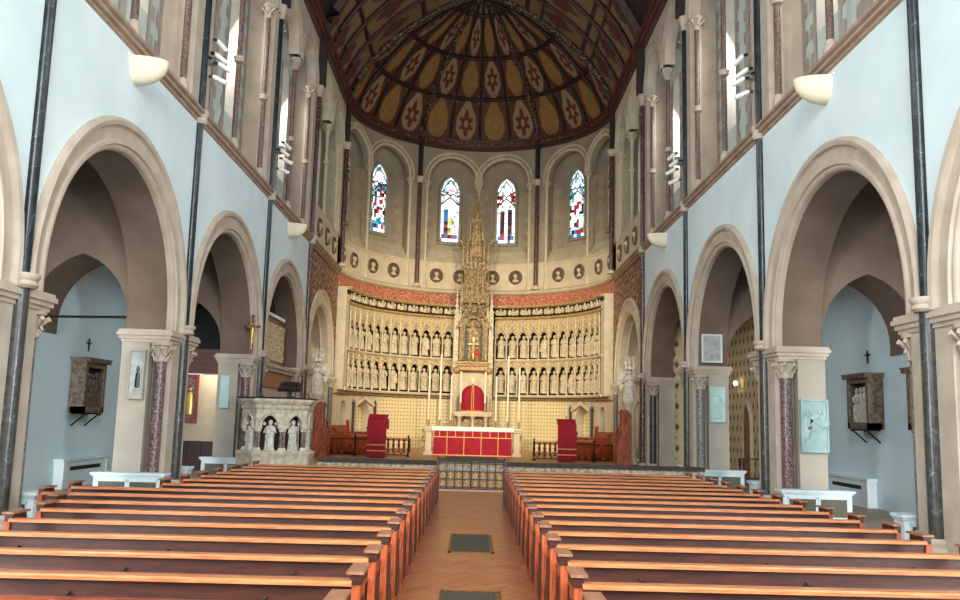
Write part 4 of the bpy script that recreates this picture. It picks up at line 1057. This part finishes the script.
# ================================================================== REREDOS
def at_a(o, a): o.rotation_euler.z = -math.radians(a)
def afr(d0): return lambda u, v, d: ((d0+d+R7)*math.sin(u/R7), (d0+d+R7)*math.cos(u/R7), v)
GA = [13.4+5.78*k for k in range(12)]
stat_protos = [statue_mb(30+i, 1.26).build('niche_statue', 'statue_stone', None, True) for i in range(6)]
m = MB(); m.grid(lambda u, v: apse_frame(u, v, 0), [A(-90+180*i/48) for i in range(49)], [3.1, 8.6]); struct(m.build('wall_reredos_back', 'niche_shade'))
used = [0]*6
for s in (-1, 1):
    t = thing('reredos_screen', 'carved stone screen of two rows of statue niches, %s half of the apse' % SIDE[s], 'reredos', (0, CY, 0))
    tf = thing('angel_frieze', 'carved band of winged angels above the statue niches, %s half' % SIDE[s], 'frieze', (0, CY, 0))
    F = afr(-.42); a0, a1 = A(s*10.2), A(s*85.5)
    # niche heads: one arched piece per statue
    protoU = protoL = pm = pa = None
    for row, (v0, vs, v1, d) in enumerate(((3.3, 4.68, 5.3, 0), (5.42, 6.66, 7.72, 0))):
        m = MB(); arch_panel(m, F, 0, A(2.89), .285, vs, vs-.02, v1, 0, .12, c=.1, n=6, m=0, back=False)
        sweep_arch(m, F, 0, .24, vs, vs-.05, [(0,.05),(0,-.04),(.05,-.06),(.08,0)], c=.1, n=6)
        for q in (-1, 1): m.ball(F(q*.2, vs+.06, 0), .04, 5)
        m.tube([F(-.26, vs+.2, -.05), F(0, vs+.62, -.05), F(.26, vs+.2, -.05)], .028, 4)
        m.ball(F(0, vs+.7, -.06), .05, 6)
        for k in range(5): m.ball(F(-.3+.15*k, v1-.08, -.02), .04, 4)
        o = m.build('niche_head', 'carved_stone', t); at_a(o, s*GA[0])
        for a in GA[1:]: c_ = o.copy(); col.objects.link(c_); c_.parent = t; at_a(c_, s*a)
        if s < 0: pass
    m = MB(); zz = [(.09,3.3),(.09,5.1),(.05,5.3),(.1,5.4),(.08,5.5),(.08,7.2),(.11,7.26),(.02,7.7)]
    m.lathe([(r*.62, z) for r, z in zz], 6, F(0, 0, -.02)); o = m.build('mullion', 'statue_stone', t, True); at_a(o, s*(GA[0]-2.89))
    for k in range(12): c_ = o.copy(); col.objects.link(c_); c_.parent = t; at_a(c_, s*(GA[k]+2.89))
    for nm, prof, mt in (('sill', [(3.28,.1),(3.28,-.12),(3.36,-.16),(3.42,-.1),(3.42,.42),(3.28,.42)], 'cream_stone'), ('middle_shelf', [(5.3,.1),(5.3,-.08),(5.38,-.14),(5.44,-.1),(5.44,.42),(5.3,.42)], 'cream_stone'),
                         ('top_moulding', [(7.7,.42),(7.7,-.04),(7.78,-.12),(7.86,-.12),(7.9,.42)], 'carved_gilt')):
        m = MB(); run(m, F, *sorted((a0, a1)), prof, 20); m.build(nm, mt, t)
    m = MB(); run(m, F, *sorted((A(s*82.6), A(s*89.4))), [(3.3,.42),(3.3,-.05),(8.5,-.05),(8.5,.42)], 2); m.build('end_pier', 'cream_stone', t)
    # frieze
    m = MB(); run(m, F, *sorted((a0, a1+A(s*3.5))), [(7.9,.42),(7.9,.02),(8.36,-.1),(8.36,.42)], 20); m.build('backing', 'niche_shade', tf)
    m = MB(); run(m, F, *sorted((a0, a1+A(s*3.5))), [(8.36,.42),(8.36,-.22),(8.42,-.3),(8.5,-.3),(8.52,.42)], 20); m.build('cornice', 'carved_gilt', tf)
    m = MB(); x0, y0, z0 = F(0, 8.1, -.14)
    m.ball((x0, y0-.02, z0+.16), .075, 8, sz=1.2); m.lathe([(.16,-.14),(.15,-.02),(.1,.08),(.04,.11)], 8, (x0,y0,z0), sy=.6)
    for q in (-1, 1): m.prism([(q*.07,.04),(q*.2,.2),(q*.3,.16),(q*.33,-.02),(q*.26,-.14),(q*.12,-.06)], lambda u, v, w_: (u, y0+.03+w_, z0+v), 0, .06)
    m.tube([(x0-.12,y0-.1,z0+.02),(x0,y0-.13,z0-.02),(x0+.12,y0-.1,z0+.02)], .03, 5)
    na_ = 11; o = m.build('frieze_angel', 'statue_stone', tf, True); aa = [13.2+6.6*k for k in range(na_)]; at_a(o, s*aa[0])
    for a in aa[1:]: c_ = o.copy(); col.objects.link(c_); c_.parent = tf; at_a(c_, s*a)
    # statues
    q_ = random.Random(5+s)
    for row, z, nm in ((0, 3.52, 'lower'), (1, 5.52, 'upper')):
        for k, a in enumerate(GA):
            i = (k*5+row*3+(s > 0)*2) % 6; pr = stat_protos[i]
            if used[i]: o = pr.copy(); col.objects.link(o)
            else: o = pr; used[i] = 1
            R_ = R7-.3; ar = math.radians(s*a)
            o.location = (R_*math.sin(ar), CY+R_*math.cos(ar), z); o.rotation_euler.z = -ar
            tag(o, 'carved stone saint in the %s row of niches, %s to the %s of the spire' % (nm, ORD[k], SIDE[s]), 'statue', 'stone saints in the apse niches')
for i in range(6):
    if not used[i]: bpy.data.objects.remove(stat_protos[i])

# central canopy and spire
t = thing('reredos_spire', 'tall pinnacled stone canopy and spire rising in the centre of the apse', 'spire', (-.06, 48.9, .3))
Z0 = -.3
def crocket_line(mb, a, b, n, r):
    a = Vector(a); b = Vector(b)
    for i in range(n): mb.ball(a+(b-a)*((i+.5)/n), r, 5)
def pinnacle(mb, x, y, z0, z1, w_):
    mb.box(x-w_, x+w_, y-w_, y+w_, z0, z0+(z1-z0)*.45)
    zc = z0+(z1-z0)*.45; mb.lathe([(w_*1.5, zc), (w_*1.1, zc+.04), (.012, z1)], 4, (x, y, 0), a0=PI/4)
    for i in range(4):
        f = i/4; r = w_*1.1*(1-f)
        for q in (-1, 1): mb.ball((x+q*r, y-r*.4, zc+(z1-zc)*f+.05), w_*.35+.012, 4)
    mb.ball((x, y, z1), w_*.4+.015, 5)
m = MB(); m.box(-.98, .98, .35, .6, 3.3+Z0, 9.2+Z0); m.build('back_wall', 'spire_stone', t)
m = MB(); m.box(-.8, .8, .2, .36, 2.3+Z0, 4.75+Z0)
for q in (-1, 1): m.box(*sorted((q*.78, q*.9)), .1, .36, 2.3+Z0, 4.7+Z0)
m.box(-1.0, 1.0, -.3, .36, 1.7+Z0, 2.2+Z0); m.build('back_panel', 'cream_stone', t)
for q in (-1, 1):
    m = MB(); m.box(*sorted((q*.86, q*1.12)), -.1, .4, 2.3+Z0, 7.0+Z0)
    for zz in (3.2, 4.9, 5.6, 6.6): m.box(*sorted((q*.83, q*1.15)), -.13, .42, zz+Z0, zz+.08+Z0)
    pinnacle(m, q*.99, .05, 7.0+Z0, 9.3+Z0, .12); pinnacle(m, q*.78, 0, 7.2+Z0, 8.6+Z0, .07)
    m.build('buttress', 'statue_stone', t)
m = MB(); m.box(-.95, .95, -.3, .36, 4.72+Z0, 4.86+Z0); m.box(-.88, .88, -.24, .36, 4.86+Z0, 5.1+Z0); m.box(-.98, .98, -.34, .36, 5.1+Z0, 5.22+Z0)
for i in range(13): m.ball((-.84+i*.14, -.3, 4.98+Z0), .06, 6)
for q in (-1, 1): m.ball((q*.9, -.2, 4.72+Z0), .2, 10)
m.build('gilded_shelf', 'carved_gilt', t, True)
Ff = lambda u, v, d: (u, d, v+Z0)
m = MB(); arch_panel(m, Ff, 0, .8, .6, 7.0, 5.3, 7.7, 0, .2, c=.3, n=10, back=False)
sweep_arch(m, Ff, 0, .52, 7.0, 5.3, [(0,.1),(0,-.05),(.07,-.07),(.1,0)], c=.3, n=10)
for q in (-1, 1):
    m.tube([Ff(q*.98, 7.05, -.08), Ff(0, 9.0, -.08)], .07, 5); crocket_line(m, Ff(q*1.03, 7.1, -.1), Ff(0, 9.15, -.1), 9, .06)
    m.ball(Ff(q*.3, 7.3, .02), .13, 8); m.ball(Ff(q*.22, 7.75, .02), .1, 8)
m.ball(Ff(0, 8.1, 0), .17, 8); m.ball(Ff(0, 9.2, -.08), .12, 8)
m.build('gable', 'spire_stone', t)
m = MB(); m.box(-.6, .6, .3, .34, 5.22+Z0, 7.6+Z0); m.build('niche_panel', 'spire_stone', t)
m = MB()
for x in (-.5, .5, -.36, .36): m.lathe([(.03,5.22+Z0),(.03,7.0+Z0)], 6, (x, .12, 0))
m.build('shaftlets', 'grey_marble', t)
m = MB(); m.box(-.78, .78, -.05, .6, 8.6+Z0, 9.7+Z0)
for x in (-.75,-.45,-.15,.15,.45,.75): pinnacle(m, x, -.1, 8.4+Z0+(.75-abs(x))*.6, 10.3+Z0+(.75-abs(x))*.7, .08)
for i in range(5):
    x = -.6+.3*i; m.tube([(x-.14,-.1,9.0+Z0),(x,-.1,9.5+Z0),(x+.14,-.1,9.0+Z0)], .03, 4)
m.build('lower_tier', 'spire_stone', t)
m = MB(); m.box(-.6, .6, 0, .5, 9.7+Z0, 11.2+Z0)
for i in range(7): x = -.6+.2*i; m.lathe([(.035,9.9+Z0),(.035,10.5+Z0),(.06,10.6+Z0)], 6, (x, -.06, 0))
for x in (-.72,-.48,-.24,0,.24,.48,.72): pinnacle(m, x, -.1, 10.5+Z0, 11.9+Z0+(.7-abs(x))*.6, .07)
m.build('lantern', 'spire_stone', t)
for q in (-1, 1):
    m = MB(); m.bar((q*.5,.2,11.6+Z0), (q*1.05,.3,12.5+Z0), .1, .1); m.bar((q*.42,.2,11.0+Z0), (q*.98,.3,11.3+Z0), .1, .08); m.build('flying_strut', 'spire_stone', t)
m = MB(); m.lathe([(.5,11.2+Z0),(.46,11.9+Z0),(.36,12.0+Z0),(.36,12.8+Z0),(.27,12.9+Z0),(.22,13.7+Z0),(.15,13.8+Z0),(.1,14.5+Z0),(.02,15.2+Z0)], 8, (0,.2,0))
for j, (r, z0, z1) in enumerate(((.5,11.2,12.5),(.38,12.2,13.4),(.24,13.2,14.3))):
    for i in range(8):
        a = PI/4*i+PI/8; pinnacle(m, r*math.cos(a), .2+r*math.sin(a), z0+Z0, z1+Z0, .055-.008*j)
for j in range(9):
    for i in range(6):
        a = PI/3*i+.3*j; z = 13.6+j*.16; r = .2*(15.3-z)/1.7+.03; m.ball((r*math.cos(a), .2+r*math.sin(a), z+Z0), .04, 4)
m.build('spirelet', 'spire_stone', t)
m = MB(); m.box(-.02,.02,.18,.22,15.1+Z0,15.6+Z0); m.box(-.12,.12,.18,.22,15.32+Z0,15.37+Z0); m.build('finial_cross', 'statue_stone', t)
t = thing('altar_crucifix', 'small gilt crucifix in the pointed niche above the tabernacle', 'crucifix', (-.06, 48.8, 5.24))
m = MB(); m.lathe([(.2,0),(.16,.06),(.06,.12),(.05,.3)], 10); m.box(-.03,.03,-.03,.03,.3,1.35); m.box(-.28,.28,-.03,.03,.95,1.01); m.build('cross', 'brass', t)
m = MB(); m.lathe([(.02,.45),(.05,.65),(.06,.85),(.07,.97),(.02,1.02)], 8, (0,-.06,0)); m.ball((0,-.07,1.08), .05, 8)
for s in (-1, 1): m.tube([(s*.05,-.06,.96),(s*.24,-.05,1.0)], .02, 5)
m.build('figure', 'statue_stone', t, True)
t = thing('sanctuary_lamp', 'small red glass lamp glowing in front of the niche crucifix', 'lamp', (.12, 48.3, 5.5))
m = MB(); m.lathe([(.05,.0),(.12,.08),(.13,.22),(.09,.3)], 10); m.build('glass', 'red_lamp', t, True)
m = MB(); m.lathe([(.14,.3),(.1,.34),(.03,.4)], 10); m.lathe([(.02,-.3),(.05,-.05),(.05,0)], 8); m.build('holder', 'brass', t, True)

# ================================================================== SANCTUARY FURNITURE
for s, x, y, lab in ((-1, -3.95, 36.1, 'tall reading desk draped in red cloth with two gold bands, left of the altar'), (1, 4.02, 36.8, 'tall reading desk draped in red cloth with two gold bands, right of the altar')):
    t = thing('draped_lectern', lab, 'lectern', (x, y, .3), 0, 'red draped reading desks')
    m = MB(); m.box(-.3, .3, .12, .6, 0, .08); m.box(-.06, .06, .3, .42, .08, 1.4); m.build('stand', 'dark_wood', t)
    m = MB(); m.prism([(-.0,1.52),(.55,1.78),(.57,1.74),(.02,1.48)], lambda u, v, w_: (w_, u, v), -.4, .4); m.build('desk', 'dark_wood', t)
    m = MB(); pts = [(.56,1.80),(0,1.55),(-.03,1.5),(-.03,.06)]
    n = 12
    m.grid(lambda u, v: (u, pts[v][0]+(.012*math.sin(u*22) if v == 3 else 0), pts[v][1]), [-.4+.8*i/n for i in range(n+1)], [0, 1, 2, 3])
    m.grid(lambda u, v: (u, pts[v][0]+.02, pts[v][1]-.01), [-.4+.8*i/n for i in range(n+1)], [0, 1, 2, 3])
    if s < 0: m.box(.4, .46, -.02, .4, 1.2, 1.6)
    c_ = m.build('cloth', 'red_cloth', t)
    m = MB(); m.box(-.4, .4, -.055, -.04, .28, .32); m.box(-.4, .4, -.055, -.04, .52, .56); m.build('gold_band', 'orphrey', c_)
    if s > 0:
        m = MB(); m.tube([(0,.2,1.64),(0,.1,1.78),(-.04,.0,1.86)], .012, 5); m.ball((-.05,-.01,1.88), .03, 6); m.build('microphone', 'black_iron', t)

def choir_stall(label, loc, s, L=2.0, hback=1.15):
    t = thing('choir_stall', label, 'stall', loc, 0, 'wooden choir stalls at the sides of the sanctuary')
    # stall faces the middle (-s in x); runs along y
    m = MB(); m.box(*sorted((0, s*.5)), 0, L, .4, .45); m.box(*sorted((0, s*.04)), 0, L, .1, .4); m.build('seat', 'stall_wood', t)
    m = MB(); m.box(*sorted((s*.5, s*.56)), 0, L, 0, hback); m.build('backrest', 'stall_wood', t)
    for y0, y1 in ((-.06, 0), (L, L+.06)):
        P = [(-.12,0),(.6,0),(.6,hback),(.5,hback+.12),(.42,hback+.05),(.38,.8),(.2,.66),(-.1,.62)]
        m = MB(); m.prism([(s*a, b_) for a, b_ in P], lambda u, v, w_: (u, w_, v), y0, y1); e = m.build('end_panel', 'stall_wood', t)
        for cc, rr in (((s*.52, (y0+y1)/2, hback+.16), .11), ((s*-.06, (y0+y1)/2, .66), .08)):
            m = MB(); m.ball(cc, rr, 10); m.build('scroll_finial', 'stall_wood', e, True)
        m = MB(); m.lathe([(.18,0),(.18,.03)], 12); m.v = [(s*.22+x, (y0 if y0 < 0 else y1)+(-z if y0 < 0 else z), .4+y) for x, y, z in m.v]; m.build('roundel', 'pew_end', e)
    m = MB(); m.box(*sorted((-s*.75, -s*.7)), 0, L, 0, .82); m.prism([(-s*.8,.78),(-s*.5,.86),(-s*.5,.9),(-s*.8,.82)], lambda u, v, w_: (u, w_, v), -.04, L+.04); m.build('desk_front', 'pew_end', t)
    return t
for s in (-1, 1):
    choir_stall('red brown choir stall with scrolled ends, %s side, nearer the altar' % SIDE[s], (s*5.75, 38.6, .3), s, 1.9, 1.0).rotation_euler.z = s*.75
    choir_stall('red brown choir stall against the %s sanctuary wall' % SIDE[s], (s*6.25, 40.2, .3), s, 2.2, 1.25).rotation_euler.z = s*.3
    # tall high-backed chair
    t = thing('high_backed_seat', 'tall red brown seat with a curved back by the %s sanctuary arch' % SIDE[s], 'seat', (s*6.2, 35.5, .3))
    P = [(-.3,0),(.3,0),(.3,2.0),(.2,2.2),(.0,2.26),(-.12,2.14),(-.06,1.95),(-.1,1.2),(-.3,1.05)]
    m = MB(); m.prism([(s*a, b_) for a, b_ in P], lambda u, v, w_: (u, w_, v), -.04, .04); m.prism([(s*a, b_) for a, b_ in P], lambda u, v, w_: (u, w_, v), .7, .78); m.build('side_panel', 'stall_wood', t)
    m = MB(); m.box(*sorted((s*.22, s*.3)), .04, .7, 0, 2.0); m.build('back', 'stall_wood', t)
    m = MB(); m.box(*sorted((-s*.28, s*.22)), .04, .7, .42, .48); m.build('seat', 'stall_wood', t)
    # low iron railings with uprights
    x0, x1 = (-6.2, -2.75) if s < 0 else (2.7, 6.6)
    t = thing('iron_railing', 'thin black iron railing across the %s part of the sanctuary' % SIDE[s], 'railing', ((x0+x1)/2, 37.75, .3)); h = (x1-x0)/2
    if s < 0: pass
    m = MB(); m.tube([(-h,0,.72),(h,0,.72)], .022, 6); m.tube([(-h,0,.08),(h,0,.08)], .022, 6); m.build('rail', 'black_iron', t)
    for x in (-h, -h/3, h/3, h):
        m = MB(); m.tube([(x,0,0),(x,0,.86)], .035, 6); m.ball((x,0,.88), .05, 8); m.lathe([(.1,0),(.08,.04),(.03,.06)], 8, (x,0,0)); m.build('post', 'black_iron', t, True)
    n = int(2*h/.3)
    for i in range(n):
        xc = -h+.15+i*.3; m = MB(); m.tube([(xc,0,.08),(xc,0,.3)], .012, 4)
        for q in (-1, 1): m.tube([(xc,0,.12),(xc+q*.08,0,.2),(xc+q*.1,0,.3),(xc+q*.05,0,.36),(xc+q*.02,0,.3)], .011, 4)
        m.build('scroll', 'black_iron', t)
    # balustered stools / credence behind
    t = thing('baluster_bench', 'dark wooden bench on turned balusters, %s of the altar' % SIDE[s], 'bench', (s*3.75, 43.2, .3))
    m = MB(); m.box(-.75, .75, -.2, .25, .62, .68); m.box(-.75, .75, -.16, .2, .1, .15); m.build('top', 'stall_wood', t)
    for i in range(6):
        for yy in (-.12, .17):
            m = MB(); x = -.66+i*.264; m.lathe([(.05,0),(.05,.1),(.03,.16),(.06,.3),(.035,.44),(.05,.6),(.05,.62)], 8, (x, yy, 0)); m.build('baluster', 'dark_wood', t, True)
    # white angel on a fluted pier
    t = thing('angel_statue', 'white stone angel statue on a clustered pillar beside the %s sanctuary arch' % SIDE[s], 'statue', (s*6.66, 36.85, .3))
    m = MB(); m.lathe([(.36,0),(.36,.15),(.26,.25),(.24,2.3),(.3,2.4),(.38,2.55),(.38,2.62)], 16, fold=lambda a, z: 1+.09*math.cos(8*a)); m.build('pillar', 'cream_stone', t)
    f = statue_mb(60, 1.35, True); f.v = [(x*1.1, y, z+2.62) for x, y, z in f.v]; f.build('angel', 'grey_statue', t, True)
    m = MB()
    for i in range(7): a = PI*2*i/7; pinnacle(m, .2*math.cos(a), .2*math.sin(a)-.05, 3.95, 4.5, .04)
    m.lathe([(.26,3.98),(.26,4.05),(.2,4.08)], 10, (0,-.02,0)); m.build('canopy', 'grey_statue', t)
# jamb columns of the sanctuary arches
for s in (-1, 1):
    column('sanctuary_jamb_column', 'dark speckled marble jamb column at the far side of the %s sanctuary arch' % SIDE[s], 'column', (s*6.9, 41.75, .3), 3.5, .13, 3.05, .26, 'grey_granite', 'cream_stone', bh=.3)
m = MB(); m.box(-3.55, -3.25, 49.05, 49.1, 2.3, 2.75); o = m.build('gold_plaque', 'brass'); o.location = (-.65, -.0, 0)
tag(o, 'small gold plaque on the patterned tiles left of the altar', 'plaque')
# big candlesticks by the niches
# ================================================================== LEFT: gallery panel, painting, wood
t = thing('gallery_screen', 'framed carved screen in the third left arch above a white ledge', 'screen', (-7.55, 31.7, 0))
m = MB(); m.box(-.1, .0, -1.75, 2.3, 3.95, 5.4); m.build('panel', 'carved_stone', t)
m = MB(); 
for a in ((-1.85,2.4,3.85,3.97),(-1.85,2.4,5.38,5.5),(-1.85,-1.72,3.97,5.38),(2.27,2.4,3.97,5.38)): m.box(-.1, .05, *a)
m.build('frame', 'bronze', t)
m = MB(); m.grid(lambda u, v: (.02+.035*math.sin(u*17)*math.sin(v*17), u, v), [-1.7+i*.06 for i in range(67)], [3.98+.06*i for i in range(24)])
m.build('fretwork', 'carved_stone', t)
m = MB()
for i in range(22): m.ball((.0, -1.6+.18*i, 5.66), .05, 5)
m.tube([(0,-1.7,5.6),(0,2.3,5.6)], .02, 5); m.build('cresting', 'white_metal', t)
m = MB(); m.box(-.3, .5, -2.7, 2.65, 3.62, 3.74); m.box(-.3, .42, -2.7, 2.65, 3.5, 3.62); m.build('ledge', 'arch_stone', t)
m = MB(); m.box(-.3, .3, -2.65, 2.6, 2.95, 3.5); m.build('front_board', 'skin_wood', t)
m = MB(); m.box(-.3, .2, -2.65, 2.6, 2.6, 2.95); m.build('soffit_board', 'arch_stone', t)
m = MB(); m.box(-8.03, -7.95, 28.9, 34.5, 3.9, 8.1); m.box(-8.03, -7.95, 28.9, 34.5, 0, 2.6); struct(m.build('wall_left_infill', 'dark_wood'))
t = thing('framed_painting', 'dark painting in a red brown frame on the cream wall beyond the left arches', 'painting', (-9.9, 30.38, 1.6))
m = MB(); m.box(-.2, .2, -.03, 0, .08, 1.62); m.build('canvas', 'purple_marble', t)
m = MB()
for a in ((-.28,.28,0,.1),(-.28,.28,1.6,1.7),(-.28,-.2,.1,1.6),(.2,.28,.1,1.6)): m.box(a[0], a[1], -.07, 0, a[2], a[3])
m.build('frame', 'gate_red', t)
m = MB(); m.lathe([(.1,.3),(.12,.6),(.09,1.0),(.03,1.1)], 10, (0,-.03,0), sy=.2); m.ball((0,-.03,1.18), .07, 8, sy=.3); m.build('painted_figure', 'brass', t, True)
# right chapel: lamp and table
t = thing('wall_lamp', 'small glowing bulb on the painted chapel wall in the right aisle', 'lamp', (10.35, 33.3, 3.45))
m = MB(); m.ball((-.22,0,.18), .09, 10); m.build('bulb', 'bulb', t, True)
m = MB(); m.tube([(0,0,0),(-.2,0,.02),(-.22,0,.1)], .02, 6); m.build('arm', 'brass', t)
t = thing('chapel_table', 'dark wooden side table below the painted chapel wall on the right', 'table', (9.75, 30.0, 0))
m = MB(); m.box(-.5, .5, -.25, .25, .86, .9); m.build('top', 'dark_wood', t)
for a in (-.45, .45):
    for b_ in (-.2, .2): m = MB(); m.lathe([(.03,0),(.04,.2),(.025,.5),(.045,.7),(.03,.86)], 8, (a, b_, 0)); m.build('leg', 'dark_wood', t, True)
m = MB(); m.box(-.45, .45, -.2, .2, .2, .24); m.build('lower_shelf', 'dark_wood', t)

# ================================================================== CAMERA, LIGHT, WORLD
RC = ((0.999631212187116, -0.008638298907459057, 0.025745279437260158), (0.026686870117420915, 0.1370610093316837, -0.990203055279227), (0.005024995985384049, 0.9905249413886384, 0.13724099206279938))
cam = bpy.data.cameras.new('camera'); cam.sensor_width = 36; cam.lens = 860/960*36; cam.clip_end = 300; cam.clip_start = .05
co = bpy.data.objects.new('camera', cam); col.objects.link(co)
rx, dn, fw = (Vector(v) for v in RC); up = -dn; bk = -fw
co.matrix_world = Matrix(((rx.x, up.x, bk.x, 0), (rx.y, up.y, bk.y, 0), (rx.z, up.z, bk.z, 2.0), (0, 0, 0, 1)))
bpy.context.scene.camera = co

w = bpy.data.worlds.new('world'); bpy.context.scene.world = w; w.use_nodes = True
w.node_tree.nodes['Background'].inputs[0].default_value = (.88, .95, 1.0, 1); w.node_tree.nodes['Background'].inputs[1].default_value = 1.1

def spot(name, loc, aim, power, ang, c=(1,1,1), rad=.15, blend=.6):
    l = bpy.data.lights.new(name, 'SPOT'); l.energy = power; l.spot_size = math.radians(ang); l.spot_blend = blend; l.color = c; l.shadow_soft_size = rad
    o = bpy.data.objects.new(name, l); col.objects.link(o); o.location = loc
    o.rotation_euler = (Vector(aim)-Vector(loc)).to_track_quat('-Z', 'Y').to_euler(); return o
WARM = (1., .82, .56)
for s in (-1, 1):
    spot('spotlight_lamp', (s*6.3, 28.3, 10.6), (-s*2.5, 49.0, 5.0), 7600, 55, WARM)
    spot('spotlight_lamp', (s*6.3, 20.9, 10.9), (s*1.5, 46.0, 2.0), 5400, 30, WARM)
    spot('spotlight_lamp', (s*6.3, 35.8, 10.2), (-s*3.0, 49.0, 10.0), 900, 80, WARM)
    spot('spotlight_lamp', (s*6.3, 28.3, 11.0), (-s*5.5, 42.0, 6.0), 1400, 40, WARM)
def area(name, loc, aim, power, sx, sy, c):
    l = bpy.data.lights.new(name, 'AREA'); l.shape = 'RECTANGLE'; l.size = sx; l.size_y = sy; l.energy = power; l.color = c
    o = bpy.data.objects.new(name, l); col.objects.link(o); o.location = loc
    o.rotation_euler = (Vector(aim)-Vector(loc)).to_track_quat('-Z', 'Y').to_euler(); return o
DAY = (.93, .98, 1.0)
# daylight entering through the clerestory windows plus added fill lamps behind the camera
for s in (-1, 1):
    for yc, hw in BAYS:
        for q in (-1, 1): area('window_daylight', (s*8.85, yc+q*hw/2, 13.3), (0, yc+q*hw/2, 9.0), 230, .9, 3.4, DAY)
area('west_fill', (0, -6, 11), (0, 20, 4), 4600, 8, 9, DAY)  # added fill for the nave; no window is built here
for s in (-1, 1): area('aisle_fill', (s*9.2, 0, 3.6), (s*9.2, 20, 2.6), 2200, 2, 4, DAY)  # added fill to brighten the aisle walls, no window behind it
l = bpy.data.lights.new('aisle_fill_lamp', 'POINT'); l.energy = 90; l.color = (1, .86, .66); l.shadow_soft_size = .12; o = bpy.data.objects.new('aisle_fill_lamp', l); col.objects.link(o); o.location = (-8.9, 29.75, 3.7)  # added lamp without a fixture, brightens the cream screen wall
sc = bpy.context.scene
sc.view_settings.view_transform = 'Standard'; sc.view_settings.look = 'None'; sc.view_settings.exposure = 0; sc.view_settings.gamma = 1; sc.view_settings.use_curve_mapping = False
sc.display_settings.display_device = 'sRGB'
